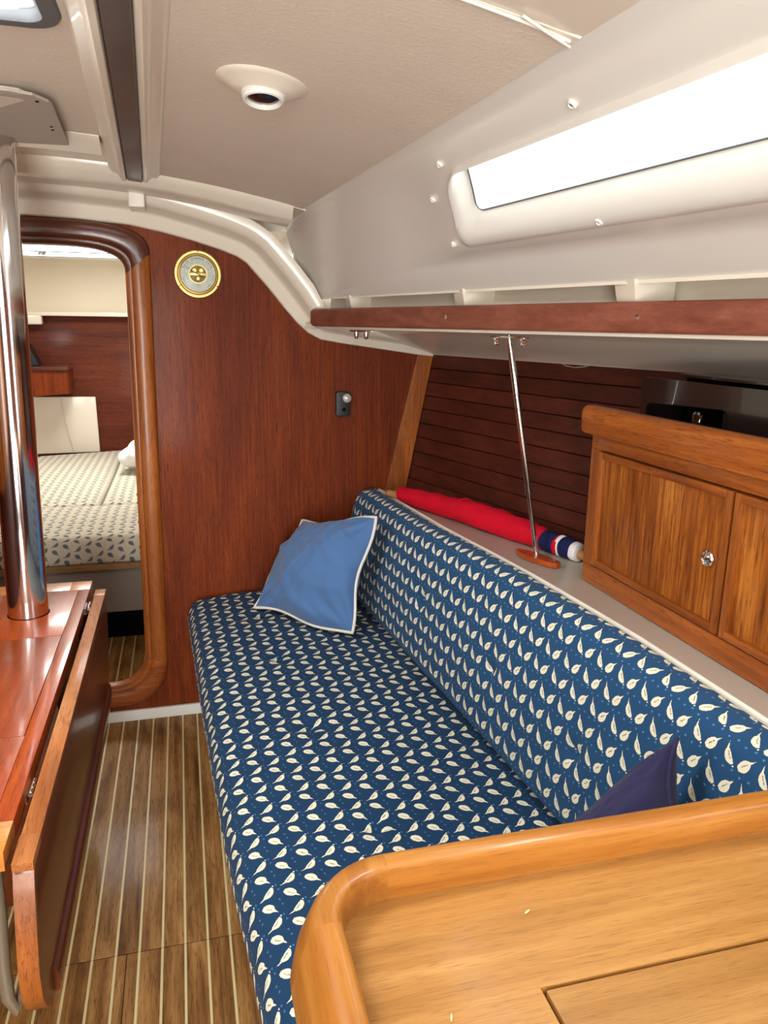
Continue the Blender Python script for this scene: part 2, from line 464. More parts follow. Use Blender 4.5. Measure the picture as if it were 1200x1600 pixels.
wf = struct(holed('wall_forward', outer, hole, BK, BK+.022, 'bulkhead'))
door = struct(thing('door_1', 'arched doorway to the fore cabin with rounded varnished wood trim', 'doorway', (-.41, BK, -1.40)))
def trim_part(name, i0, i1, mat):
    """trim section between loop indices, profile from the reveal over the face to the bulkhead"""
    gs = [(-.002, BK+.03), (-.002, BK-.006), (.004, BK-.016), (.012, BK-.020), (.018, BK-.019), (.022, BK-.026), (.032, BK-.029), (.056, BK-.029), (.070, BK-.022), (.076, BK-.0005), (.076, BK+.001), (.015, BK+.001), (.015, BK+.03)]
    Ls = [door_loop(g) for g, _ in gs]; n = len(Ls[0]); secs = []
    i = i0
    while True:
        j = i % n
        secs.append([(Ls[k][j][0], gs[k][1], Ls[k][j][1]) for k in range(len(gs))])
        if i == i1: break
        i += 1
    return sweep(name, secs, mat, door, angle=50)
nL = len(door_loop())
nS = 21
trim_part('door_head', 8, 2*nS-2-8, 'frame_dark')
trim_part('door_jamb', 0, 8, 'teak_v')
trim_part('door_jamb', 2*nS-2-8, 2*nS-2, 'teak_v')
trim_part('door_foot', 2*nS-2, nL, 'teak_x')
struct(box('trim_9', .395, 1.35, BK+.024, BK+.03, -.14, .5, 'gel', None, 0)); struct(box('trim_10', -2.1, .42, BK+.024, BK+.03, .30, .5, 'gel', None, 0))
# white skirting under the bulkhead
box('baseboard_forward', -.345, .78, BK-.012, BK-.0005, -1.4495, -1.408, 'gelwhite', None, .003)['kind'] = 'structure'
# little hinge screws in the reveal
for z in (-.59, -.62, -.69, -.78):
    lathe('hinge_screw', [(0, .003), (.004, .002), (.005, 0)], (-.1655-.0125*(.16-z)+.006, BK-.001, z), (-1, 0, 0), 'steel', door, 8)

# ================================================================== CEILING
def Xc(y): return .36+(BK-y)*.0656
def cz(x, y, d=0):
    k = (.425-.333)/(Xc(y)+.41)**2
    return .425 - k*(x+.41)**2 + d
def strip_surface(name, xa, xb, y0, y1, d, th, mat, parent=None, nx=12, ny=24, skip=None):
    """curved panel under the deck: xa(y), xb(y) edges; underside at cz+d, thickness th upward"""
    vs = []; fs = []
    for L in (0, 1):
        for j in range(ny+1):
            y = lerp(y0, y1, j/ny)
            for i in range(nx+1):
                x = lerp(xa(y), xb(y), i/nx); vs.append((x, y, cz(x, y, d+L*th)))
    N = (nx+1)*(ny+1)
    for j in range(ny):
        for i in range(nx):
            a = j*(nx+1)+i
            fs.append((a, a+1, a+nx+2, a+nx+1)); fs.append((N+a, N+a+nx+1, N+a+nx+2, N+a+1))
    for j in range(ny):
        for i in (0, nx):
            a = j*(nx+1)+i; fs.append((a, a+nx+1, N+a+nx+1, N+a))
    for i in range(nx):
        for j in (0, ny):
            a = j*(nx+1)+i; fs.append((a, a+1, N+a+1, N+a))
    return mesh(name, vs, fs, mat, parent, angle=30)
sk = lambda x0: (lambda y: x0+(2.66-y)*.032)
HX0, HX1, HY0, HY1 = -.66, -.152, .84, 1.335     # deck hatch opening
ceil = struct(strip_surface('ceiling', lambda y: HX1+.012, lambda y: Xc(y)+.01, -1.3, BK+.03, .012, .02, 'gel'))
strip_surface('deckhead', lambda y: -.82-Xc(y)-.01, lambda y: HX0-.012, -1.3, BK, .012, .02, 'gel', ceil)
strip_surface('deckhead', lambda y: HX0-.012, lambda y: HX1+.012, -1.3, HY0-.01, .012, .02, 'gel', ceil)
strip_surface('deckhead', lambda y: HX0-.012, lambda y: HX1+.012, HY1+.01, BK, .012, .02, 'gel', ceil)
strip_surface('deckhead', lambda y: Xc(y)-.03, lambda y: Xc(y)+.02, 2.44, BK+.03, -.002, .02, 'gel', ceil, 3, 4)
strip_surface('vinyl_panel', sk(-.045), lambda y: Xc(y)+.002, 0.926, 2.46, 0, .013, 'vinyl', ceil, 20, 40)
strip_surface('vinyl_panel', sk(-.045), lambda y: Xc(y)+.002, -1.3, .922, 0.001, .012, 'gel', ceil, 20, 40)
strip_surface('vinyl_panel', lambda y: -.82-Xc(y), lambda y: HX0, -1.3, 2.04, 0, .013, 'vinyl', ceil)
strip_surface('vinyl_panel', lambda y: HX0, sk(-.168), HY1, 2.04, 0, .013, 'vinyl', ceil)
strip_surface('vinyl_panel', lambda y: HX0, lambda y: HX1+.005, -1.3, HY0, 0, .013, 'vinyl', ceil)
strip_surface('vinyl_panel', lambda y: HX1, sk(-.160), HY0, HY1, 0, .013, 'vinyl', ceil)
def ridge(name, x0, prof2, y0, y1, parent, mat='gel', taper=True):
    secs = []
    for j in range(25):
        y = lerp(y0, y1, j/24); x = sk(x0)(y)
        secs.append([(x+a, y, cz(x+a, y)+b) for a, b in prof2])
    return sweep(name, secs, mat, parent, angle=50)
ridge('moulding', -.128, [(0, .02), (0, -.020), (-.004, -.026), (-.014, -.027), (-.019, -.020), (-.026, -.012), (-.040, -.009), (-.048, .001), (-.048, .02)], -1.3, 2.60, ceil)
ridge('moulding', -.086, [(0, .02), (0, -.018), (.004, -.023), (.012, -.024), (.017, -.016), (.026, -.010), (.040, -.009), (.050, .001), (.050, .02)], -1.3, 2.60, ceil)
bs = ridge('ceiling_beam', -.107, [(-.021, .01), (-.021, -.021), (-.019, -.024), (.019, -.024), (.021, -.021), (.021, .01)], -1.3, 2.615, None, 'beam')
tag(bs, 'narrow dark wooden strip running fore and aft along the ceiling', 'ceiling trim')
# transverse ridge before the mast plate
def cross_sweep(name, x0, x1, secf, mat, parent, n=40):
    secs = []
    for i in range(n+1):
        x = lerp(x0, x1, i/n); secs.append([(x, y, z) for y, z in secf(x)])
    return sweep(name, secs, mat, parent, angle=50)
cross_sweep('moulding', -1.1, -.158, lambda x: [(y, cz(x, 2.08)+b) for y, b in ((2.035, .02), (2.035, -.002), (2.05, -.012), (2.075, -.016), (2.10, -.030), (2.108, -.030), (2.112, .02))], 'gel', ceil)
# arched deck beam ahead of the panels
def zu(x):
    u = abs(x+.41)
    return .392 - .0*u - .172*u*u if u < .6 else .392-.172*.36-.2064*(u-.6)+.12*(u-.6)**2
cross_sweep('deck_beam', -1.17, .352, lambda x: [(y, z) for y, z in ((2.43, cz(x, 2.43)+.02), (2.43, cz(x, 2.43)-.001), (2.445, lerp(cz(x, 2.43), zu(x), .45)), (2.462, zu(x)+.006), (2.472, zu(x)), (2.595, zu(x)-.002), (2.60, zu(x)+.004), (2.602, cz(x, 2.6)+.02))], 'gel', ceil)
# moulded flange on the bulkhead, follows the profile
FP = []
for i in range(len(fullprof)-1):
    (xa, za), (xb, zb) = fullprof[i], fullprof[i+1]
    for k in range(3): FP.append((lerp(xa, xb, k/3), lerp(za, zb, k/3)))
FP.append(fullprof[-1])
nr = []
for i in range(len(FP)):
    a = FP[max(i-3, 0)]; b = FP[min(i+3, len(FP)-1)]
    d = Vector((b[0]-a[0], b[1]-a[1])).normalized(); nr.append((-d.y, d.x))
secs = []
for (x, z), (nx, nz) in zip(FP, nr):
    u = max(0, min(1, (abs(x+.44)-.80)/.12))       # past the shoulder the flange becomes the under-shelf moulding
    w_ = lerp(1, .65, u)
    secs.append([(x+nx*o*w_, y, z+nz*o*w_) for y, o in ((BK+.0, -.004), (BK-.014, -.003), (BK-.018, .002), (BK-.020, .036), (BK-.024, .042), (BK-.034, .046), (BK-.075, .052), (BK-.10, .060), (BK-.112, .085), (BK-.112, .11), (BK, .11))])
fl2 = sweep('trim_1', secs, 'gel', None, angle=55); struct(fl2)
# the two little ribs between flange and beam
for x in (-.105,):
    box('rib', x-.024, x+.024, 2.585, 2.70, .335, .40, 'gel', ceil, .006, 3)

# eyeball ceiling light
t = thing('ceiling_light', 'round cream ceiling spotlight with a dark lens beside the dark beam', 'light', (.158, 1.40, .395))
ax = Vector((-.02, -.05, -1)); z0 = cz(.158, 1.40)
lathe('housing', [(.0001, .0), (.079, .0), (.0795, .003), (.077, .006), (.070, .009), (.060, .013), (.050, .018), (.042, .021), (.036, .022), (0, .022)], (.158, 1.405, z0+.004), (-.10, 0, -1), 'gel', t, 48)
lathe('bezel', [(.034, 0), (.035, .010), (.0335, .0135), (.030, .0145), (.0275, .0125), (.0255, .008), (.0255, 0)], (.155, 1.398, z0-.016), (-.06, -.16, -1), 'gelwhite', t, 40)
lathe('bezel_ring', [(.034, 0), (.0365, .002), (.0365, .005), (.034, .007)], (.155, 1.398, z0-.016), (-.06, -.16, -1), 'gelwhite', t, 40)
lathe('lens', [(0, .0125), (.014, .0115), (.0255, .0085), (.0255, .002), (0, .002)], (.155, 1.398, z0-.016), (-.06, -.16, -1), 'smoke', t, 32)
# ivory cap on the vinyl
c0 = lathe('ceiling_button', [(0, -.003), (.013, -.003), (.0125, 0), (.008, .0025), (0, .003)], (.478, 1.60, cz(.478, 1.60)-.001), (.1, 0, -1), plain('ivory_cap', rgb(216, 204, 170), .4), None, 20)
tag(c0, 'small ivory cap on the headliner near the window', 'cap')
# loose piping where the next headliner panel starts
pp = [(lerp(-.05, .472, k/24), .924+.012*(k/24)**6, 0) for k in range(25)]
pp = [(x, y, cz(x, y)-.002) for i, (x, y, _) in enumerate(pp) if x < Xc(y)-.002]
tag(tube('piping_end', [(.40, .915, cz(.40, .915)-.003), (.44, .925, cz(.44, .925)-.007), (.476, .944, cz(.476, .944)-.004)], .0022, 'gelwhite', None, 8), 'short loose end of white piping next to the top of window', 'piping')
tag(tube('headliner_piping', pp, .0024, 'gelwhite', None, 8), 'long white piping line along the seam of the headliner, top right', 'piping')

# mast plate
t = thing('mast_plate', 'flat grey cream plate on the ceiling around the steel post', 'plate', (-.41, 1.9, .40))
def plate_sec():
    poly = [(-.232, 2.125), (-.214, 1.72), (-.218, 1.70), (-.24, 1.664), (-.28, 1.652), (-.54, 1.652), (-.58, 1.664), (-.602, 1.70), (-.606, 1.76), (-.588, 2.125)]
    return poly
bm = bmesh.new(); P = plate_sec()
lo = [bm.verts.new((x, y, cz(x, y)-.021+H)) for x, y in P]; hi = [bm.verts.new((x, y, cz(x, y)-.016+H)) for x, y in P]
bm.faces.new(lo); bm.faces.new(hi)
for i in range(len(P)): bm.faces.new((lo[i], lo[(i+1) % len(P)], hi[(i+1) % len(P)], hi[i]))
bmesh.ops.recalc_face_normals(bm, faces=bm.faces); bm_obj('plate', bm, 'plate', t, False)
P2 = [(lerp(x, -.41, .16), lerp(y, 1.87, .14)) for x, y in P]
prism('packer', P2, .400, .418, 'gel', t, 0)
for x, y in ((-.232, 1.70), (-.236, 1.90), (-.2375, 1.93), (-.252, 2.105)):
    lathe('screw', [(0, -.002), (.0035, -.002), (.0035, .0015), (0, .0022)], (x-.006, y, cz(x, y)-.0212), (0, 0, -1), 'dark', t, 8)

# deck hatch
t = struct(thing('window_2', 'rounded deck hatch with grey gasket in the ceiling', 'hatch', (-.45, 1.08, .42)))
def hring(name, prof2, mat, r0=.05):
    """ring following the hatch rim; prof of (outward grow, drop)"""
    secs = []
    base = rrect(HX0, HX1, HY0, HY1, r0, 8); n = len(base)
    loops = []
    for g, d in prof2:
        l = rrect(HX0-g, HX1+g, HY0-g, HY1+g, r0+g, 8); loops.append([(x, y, cz(x, y)+d) for x, y in l])
    for i in range(n): secs.append([lp[i] for lp in loops])
    return sweep(name, secs, mat, t, loop=True, angle=45)
hring('hatch_gasket', [(-.018, .03), (-.018, .001), (-.012, -.006), (.010, -.006), (.014, .0), (.014, .03)], 'rubber')
hring('hatch_rim', [(-.030, .06), (-.030, .016), (-.019, .010), (-.016, .06)], 'gelwhite')
lens = prism('hatch_lens', rrect(HX0+.02, HX1-.02, HY0+.02, HY1-.02, .05, 6), .425, .432, 'glass', t, 0)

# ================================================================== CABIN SIDE WITH THE LONG WINDOW
C0 = Vector((.36, 2.73, .335)); C1 = Vector((.539, 0, .328)); B0 = Vector((.449, 2.73, .077)); B1 = Vector((1.145, 0, .082))
def S(s, t, o=0):
    if s <= 1: a = C0.lerp(C1, s); b = B0.lerp(B1, s)
    else: a = C1+(s-1)*Vector((.06, -2.73, 0)); b = B1+(s-1)*Vector((.20, -2.73, 0))
    p = a.lerp(b, t)
    n = (b-a).cross(Vector((0, -1, 0))).normalized()
    if n.x > 0: n = -n
    # o > 0 : into the cabin
    return p + n*o
def wloop(l, r, t0, t1, rs, rt, n=8, m=10, shear=.16):
    """window loop in (s,t) with rounded forward corners"""
    out = []
    corners = ((l+rs, t1-rt, PI/2), (l+rs, t0+rt, PI), (r-rs, t0+rt, 1.5*PI), (r-rs, t1-rt, 0))
    pts = []
    for cx, cy, a0 in corners:
        for k in range(n+1):
            a = a0+k/n*PI/2; tt = cy+rt*math.sin(a); pts.append((cx+rs*math.cos(a)-shear*(tt-.35), tt))
    # subdivide the long straight sides
    out = []
    for i, p in enumerate(pts):
        q = pts[(i+1) % len(pts)]; out.append(p)
        if abs(q[0]-p[0]) > .25:
            for k in range(1, m): out.append((lerp(p[0], q[0], k/m), lerp(p[1], q[1], k/m)))
        elif abs(q[1]-p[1]) > .1:
            for k in range(1, 4): out.append((lerp(p[0], q[0], k/4), lerp(p[1], q[1], k/4)))
    return out
WL, WR = .405, .99
def cabin_side(name, flip):
    f = (lambda p: (-.82-p[0], p[1], p[2])) if flip else (lambda p: tuple(p))
    #     l      r     t0    t1    rs    rt    offset
    R = [(.453, .955, .205, .485, .009, .055, -.020),   # glass edge
         (.449, .958, .200, .500, .010, .060, -.010),
         (.444, .962, .205, .535, .013, .085, .004),
         (.440, .968, .205, .570, .016, .110, .014),    # lip crest
         (.437, .972, .200, .605, .018, .120, .0165),
         (.434, .978, .195, .638, .020, .130, .012),
         (.432, .984, .190, .652, .021, .140, .002),
         (.428, .990, .170, .662, .026, .150, .0005)]
    n = len(wloop(*R[0][:6])); vs = []; fs = []
    for r in R:
        for s, t_ in wloop(*r[:6]): vs.append(f(S(s, t_, r[6])))
    nb = len(R)
    for i in range(nb-1):
        for j in range(n):
            k = (j+1) % n; fs.append((i*n+j, i*n+k, (i+1)*n+k, (i+1)*n+j))
    # plateau ring (raised field around the window), then the outer field: radial to a rectangle in (s,t)
    def rect(l, r, t0, t1):
        cen = ((R[-1][0]+R[-1][1])/2, (R[-1][2]+R[-1][3])/2); out = []
        for s, t_ in wloop(*R[-1][:6]):
            # closest point style projection keeps the quads regular
            s2 = l+(s-R[-1][0])/(R[-1][1]-R[-1][0])*(r-l); t2 = t0+(t_-R[-1][2])/(R[-1][3]-R[-1][2])*(t1-t0)
            out.append((s2, t2))
        return out
    base = len(vs)
    rings = [([(s, t_) for s, t_ in wloop(.400, 1.0, .098, .70, .036, .13)], .0015), ([(s, t_) for s, t_ in wloop(.390, 1.01, .080, .715, .038, .14)], -.004),
             ([(s, t_) for s, t_ in wloop(.33, 1.03, .05, .80, .03, .06)], -.004), ([(s, t_) for s, t_ in wloop(-.014, 1.06, .0, 1.0, .0005, .0005, shear=0)], -.004)]
    for lp, o in rings:
        for s, t_ in lp: vs.append(f(S(s, t_, o)))
    for i in range(nb-1, nb-1+len(rings)):
        for j in range(n):
            k = (j+1) % n; fs.append((i*n+j, i*n+k, (i+1)*n+k, (i+1)*n+j))
    # aft field
    b2 = len(vs); 
    for i in range(7):
        for j in range(7): vs.append(f(S(lerp(1.06, 1.5, i/6), j/6, -.004)))
    for i in range(6):
        for j in range(6): a = b2+i*7+j; fs.append((a, a+1, a+8, a+7))
    o = mesh(name, vs, fs, 'gelwhite' if not flip else 'gelwhite', None, angle=50)
    return struct(o)
cs = cabin_side('wall_starboard_upper', False)
cabin_side('wall_port_upper', True)
win = struct(thing('window_1', 'long cabin side window with moulded white surround', 'window', S(.7, .35)))
lp = wloop(.448, .962, .195, .50, .012, .06)
vs = [S(s, t_, -.019) for s, t_ in lp] + [S(s, t_, -.025) for s, t_ in lp]; n = len(lp)
cA = len(vs); vs += [S(.70, .345, -.019), S(.70, .345, -.025)]
fs = [(i, (i+1) % n, cA) for i in range(n)] + [(n+i, n+(i+1) % n, cA+1) for i in range(n)] + [(i, (i+1) % n, n+(i+1) % n, n+i) for i in range(n)]
mesh('pane', vs, fs, 'glass', win, smooth=False)
sealp = [S(s, t_, -.018) for s, t_ in wloop(.4535, .9545, .207, .482, .0105, .056)]
tube('pane_seal', sealp, .0018, 'rubber', win, 6, True)
def on_side(s, t_, o=0): return S(s, t_, o)
nS_ = (S(.5, .5, 1)-S(.5, .5, 0)).normalized()
for i, (s, t_) in enumerate(((.461, .150), (.622, .146), (.409, .311), (.560, .601), (.379, .618), (.80, .146), (.75, .60))):
    p = S(s, t_, .002 if i not in (3, 6) else .014)
    sc = lathe('window_screw', [(0, -.002), (.0078, -.002), (.0078, .002), (.0068, .0042), (.0048, .0046), (.0042, .0022), (0, .0022)], p, nS_, 'gelwhite', win, 16)
    lathe('screw_socket', [(0, .0024), (.0032, .0024), (.0032, .0030), (.0018, .0030), (0, .0026)], p, nS_, 'steel', sc, 8)

# ================================================================== SHELF, RAIL, UNDER-SHELF, HULL LINING
XF = lambda y: interp([(.0, 1.19), (1.026, .880), (2.682, .420)], y)       # rail face
XL = lambda y, z: .80+.094*(z+.61)/.5 + .30*(BK-max(y, 1.25)) + .05*(1.25-min(y, 1.25))   # lining plane
YS = [BK-.0-k*.1 for k in range(0, 30)]
wall = struct(sweep('wall_starboard', [[(XL(y, -1.45)+.02, y, -1.45), (XL(y, -.60)+.012, y, -.615), (XL(y, -.08)+.012, y, -.08), (XL(y, .2)+.012, y, .2), (XL(y, .2)+.03, y, .2), (XL(y, -1.45)+.04, y, -1.45)] for y in YS], 'lining', None))
hts = [-.0055, .047, .098, .15, .2045, .258, .310, .360, .4105, .4615, .522]
SL = math.hypot(.094, .5)/.5
for i in range(10):
    z0 = -.61+hts[i]/SL+.0007; z1 = -.61+hts[i+1]/SL-.0007
    secs = []
    for y in [BK-.001, 2.4, 2.1, 1.8, 1.5, 1.25, .9, .4]:
        secs.append([(XL(y, z0)+.012, y, z0), (XL(y, z0)+.003, y, z0), (XL(y, z0), y, z0+.002), (XL(y, z1), y, z1-.002), (XL(y, z1)+.003, y, z1), (XL(y, z1)+.012, y, z1)])
    sweep('plank', secs, 'lining', wall)
# moulded shelf (deck, back riser) and its underside
shelf = struct(sweep('trim_2', [[(XF(y)+.012, y, -.010), (XF(y)+.012, y, -.002), (XF(y)+.05, y, .000), (XF(y)+.070, y, .001), (XF(y)+.086, y, .012), (XF(y)+.098, y, .045), (XF(y)+.105, y, .12), (XL(y, .05)+.02, y, .14),
        (XL(y, -.105)+.02, y, -.100), (XL(y, -.105)-.010, y, -.108), (XL(y, -.105)-.018, y, -.102), (lerp(XF(y), XL(y, -.105), .72), y, -.068), (lerp(XF(y), XL(y, -.105), .52), y, -.036), (lerp(XF(y), XL(y, -.105), .44), y, -.024), (lerp(XF(y), XL(y, -.105), .34), y, -.020), (XF(y)+.03, y, -.020), (XF(y)+.004, y, -.018)]
        for y in [2.70]+[2.6-k*.13 for k in range(20)]], 'gel', None, angle=50))
# sloping inner face of coachroof recess above the shelf with stiffener blocks
for s in (.10, .32, .515, .70):
    p = S(s, 1.0); y = p.y; x0 = p.x-.010
    secs = [[(x0+.03, y-.030, .001), (x0+.03, y+.030, .001), (x0+.10, y+.030, .001), (x0+.10, y-.030, .001)],
            [(x0+.012, y-.034, .085), (x0+.012, y+.034, .085), (x0+.10, y+.034, .085), (x0+.10, y-.034, .085)]]
    sweep('stiffener', secs, 'gel', shelf)
# flange joining cabin side to recess
sweep('side_deck_lining', [[(S(s, 1).x, S(s, 1).y, .077), (S(s, 1).x+.02, S(s, 1).y, .088), (XL(S(s, 1).y, .1)+.03, S(s, 1).y, .10), (XL(S(s, 1).y, .1)+.03, S(s, 1).y, .12), (S(s, 1).x+.005, S(s, 1).y, .10)] for s in [k/16*1.4 for k in range(17)]], 'gel', shelf)
rail = thing('shelf_rail', 'long reddish wooden rail on the edge of the shelf under the window', 'rail', (XF(1.5), 1.5, -.012))
def rsec(y, k=1.0):
    x = XF(y); a, b = -.0115, .0455; h = (b-a)/2; m_ = (a+b)/2
    pr = [(.014, -1), (.003, -1), (-.001, -.90), (-.002, -.75), (-.002, .75), (0, .9), (.004, 1), (.011, 1), (.014, .92)]
    return [(x+dx, y, m_+h*v*k) for dx, v in pr]
e0 = 2.63
sweep('rail_body', [rsec(e0, .80), rsec(e0-.006, .95), rsec(e0-.02)] + [rsec(2.55-k*.12) for k in range(20)], 'fid', rail, angle=50)
for px_y in (1.86, 1.27, 2.35, .8):
    x = XF(px_y)-.0018; lathe('rail_screw', [(0, -.003), (.0048, -.003), (.0048, .0006), (.002, .0006), (0, 0)], (x, px_y, .018), (-1, -.28, 0), 'steel', rail, 12)

# strut with foot block and plates
st = thing('shelf_strut', 'slim steel strut from ledge to the shelf above the rolled red flag', 'strut', (.90, 1.78, -.60))
A = Vector((.795, 1.805, -.024)); Bq = Vector((.897, 1.783, -.594))
tube('rod', [A, A.lerp(Bq, .25), A.lerp(Bq, .5), A.lerp(Bq, .705)], .0085, 'steel', st, 14)
tube('rod', [A.lerp(Bq, .70), A.lerp(Bq, .85), A.lerp(Bq, .97), Bq], [.0062, .0062, .0062, .0075], 'steel', st, 14)
lathe('rod_collar', [(.006, -.004), (.0098, -.004), (.0098, .004), (.006, .004)], A.lerp(Bq, .70), (Bq-A), 'steel', st, 14)
prism('strut_foot', [(.866, 1.846), (.876, 1.844), (.896, 1.818), (.921, 1.762), (.930, 1.715), (.926, 1.700), (.912, 1.697), (.893, 1.716), (.872, 1.765), (.862, 1.815)], -.609, -.594, 'tabletop', st, .003)
hexa('top_plate', [(.768, 1.862, -.030), (.792, 1.868, -.031), (.822, 1.742, -.031), (.798, 1.736, -.030), (.768, 1.862, -.0255), (.792, 1.868, -.0265), (.822, 1.742, -.0265), (.798, 1.736, -.0255)], 'steel', st, .0012)
def capnut(x, y, parent, z=-.030):
    nt_ = lathe('cap_nut', [(0, 0), (.0088, 0), (.0088, .008), (.007, .010), (.0068, .016), (.0045, .0205), (0, .022)], (x, y, z), (0, 0, -1), 'chrome', parent, 6 if parent is st else 12)
    lathe('washer', [(.003, 0), (.0125, 0), (.0125, .0018), (.003, .0018)], (x, y, z+.001), (0, 0, -1), 'steel', nt_, 18)
capnut(.784, 1.852, st); capnut(.811, 1.752, st)
bp = thing('bolt_plate', 'small steel plate with two cap nuts under the forward end of shelf', 'bolts', (.57, 2.36, -.03))
XB = lambda y: XF(y)+.016
hexa('plate', [(XB(2.375)-.009, 2.375, -.0255), (XB(2.375)+.011, 2.375, -.0255), (XB(2.265)+.011, 2.265, -.0255), (XB(2.265)-.009, 2.265, -.0255), (XB(2.375)-.009, 2.375, -.0205), (XB(2.375)+.011, 2.375, -.0205), (XB(2.265)+.011, 2.265, -.0205), (XB(2.265)-.009, 2.265, -.0205)], 'steel', bp, .001)
capnut(XB(2.35), 2.35, bp, -.0255); capnut(XB(2.29), 2.29, bp, -.0255)
# a loop of cable peeping from behind the under-shelf
tag(tube('cable_loop', [(XL(2.05, -.105)-.012, 2.08, -.106), (XL(2.03, -.1)-.014, 2.06, -.113), (XL(2.0, -.1)-.014, 2.02, -.116), (XL(1.97, -.1)-.013, 1.985, -.112), (XL(1.95, -.1)-.012, 1.965, -.106)], .0018, 'plate', None, 6), 'thin grey cable loop hanging behind the top of the strut', 'cable')

# corner post on the bulkhead
hexa('corner_post', [(.722, BK-.022, -.611), (.802, BK-.022, -.611), (.802, BK-.0005, -.611), (.722, BK-.0005, -.611),
                     (.838, BK-.022, -.108), (.897, BK-.022, -.114), (.897, BK-.0005, -.114), (.838, BK-.0005, -.108)], 'teak_v', None, .003)
struct(bpy.data.objects['corner_post'], 'sloping light teak post in the corner between bulkhead and lining', 'trim')

# ================================================================== LEDGE
FT = [(.2, .883), (.5, .882), (.904, .878), (1.245, .867), (1.45, .850), (1.637, .832), (1.88, .800), (2.112, .764), (2.4, .733), (2.73, .701)]
FX = lambda y: interp(FT, y)
ysl = [BK-.001-k*.0995 for k in range(21)]
ledge = sweep('settee_ledge', [[(FX(y), y, -.66), (FX(y)-.003, y, -.612), (FX(y)-.001, y, -.6065), (FX(y)+.003, y, -.605), (FX(y)+.007, y, -.6065), (FX(y)+.010, y, -.610), (XL(y, -.61)-.002, y, -.611), (XL(y, -.61)-.002, y, -.63), (FX(y)+.02, y, -.66)] for y in ysl], 'ledge', None, angle=50)
tag(ledge, 'white moulded ledge behind the settee back carrying the rolled flag', 'ledge')

# ================================================================== SETTEE
FE = lambda y: interp([(.4, .120), (.70, .096), (.964, .073), (1.2, .053), (1.443, .035), (2.1, .004), (2.8, -.025)], y)
XBk = lambda y: .582+(2.384-y)*.0867
base = sweep('settee', [[(FE(y)+.06, y, -1.4495), (FE(y)+.045, y, -1.10), (min(XBk(y)+.14, XL(y, -1.45)-.02), y, -1.10), (min(XBk(y)+.12, XL(y, -1.45)-.03), y, -1.4495)] for y in [BK-.014-k*.098 for k in range(21)]], 'bulkhead', None)
tag(base, 'mahogany settee box under the blue bird print cushions', 'settee')
dim_seat = [(.24, 2.10), (.269, 1.68), (.33, 1.27), (.22, 2.45)]
def dimple(a, y, lst, dep, r):
    d = 0
    for da, dy in lst:
        rr = ((a-da)**2+((y-dy)*1.0)**2)/(r*r)
        d += dep*math.exp(-rr*2.2)
        ang = math.atan2(y-dy, a-da)
        d += dep*.35*math.exp(-rr*.35)*max(0, math.cos(2*ang))**6
    return d
def cushion(name, prof_f, ys, mat, dims, dimf, flipu, offx, parent=None):
    """prof_f(y) -> list of (x,z) round the section; even spacing along arc by resampling"""
    NP = 110; secs = []; uvs = []
    m = len(ys)
    for i, y in enumerate(ys):
        P = [Vector((x, z)) for x, z in prof_f(y)]
        L = [0]
        Pc = P+[P[0]]
        for a, b in zip(Pc, Pc[1:]): L.append(L[-1]+(b-a).length)
        e = min((ys[0]-y), (y-ys[-1])); sh = 0
        if e < .03: sh = .028*(1-math.sqrt(max(0, 1-(1-e/.03)**2)))
        cen = sum(P, Vector((0, 0)))/len(P)
        sec = []
        for k in range(NP):
            d = L[-1]*k/NP; j = 0
            while L[j+1] < d: j += 1
            q = Pc[j].lerp(Pc[j+1], (d-L[j])/(L[j+1]-L[j]+1e-9))
            tn = (Pc[j+1]-Pc[j]).normalized(); nn = Vector((-tn.y, tn.x))
            if (cen-q).dot(nn) < 0: nn = -nn
            dd = dimf(q.x, q.y, y) + sh
            wr = .0012*math.sin(q.x*31+y*17+3*math.sin(y*9))*math.sin(y*23+q.y*11)
            q2 = q+nn*(dd+wr)
            sec.append((q2.x, y, q2.y)); uvs.append(((d if not flipu else -d)+offx, y))
        secs.append(sec)
    return sweep(name, secs, mat, parent, uvf=uvs, angle=70)
def seat_prof(y):
    f = FE(y); b = min(XBk(y)+.045, 2)
    pts = [(f+.035, -1.098), (f+.012, -1.088), (f+.002, -1.070), (f, -1.050), (f+.003, -1.028), (f+.012, -1.006), (f+.028, -.989), (f+.05, -.980)]
    for k in range(1, 12):
        u = k/12; pts.append((lerp(f+.05, b-.02, u), -.980+.016*math.sin(PI*min(1, u*1.05))**.8))
    pts += [(b-.02, -.982), (b, -.992), (b+.003, -1.04), (b-.01, -1.098)]
    return pts
def fine(y0, y1, st=.0155):
    n = int((y0-y1)/st); m = [y0-(y0-y1)*k/n for k in range(n+1)]
    e = [y0-.002, y0-.006, y0-.011]; e2 = [y1+.011, y1+.006, y1+.002]
    return [m[0]]+e+m[1:-1]+e2+[m[-1]]
seat = cushion('settee_seat_cushion', seat_prof, fine(BK-.016, .76), 'sofa_cloth', None,
               lambda x, z, y: dimple(x, y, dim_seat, .017, .026) if z > -.985 else 0, False, 0)
tag(seat, 'long blue settee seat cushion printed with white birds', 'cushion')
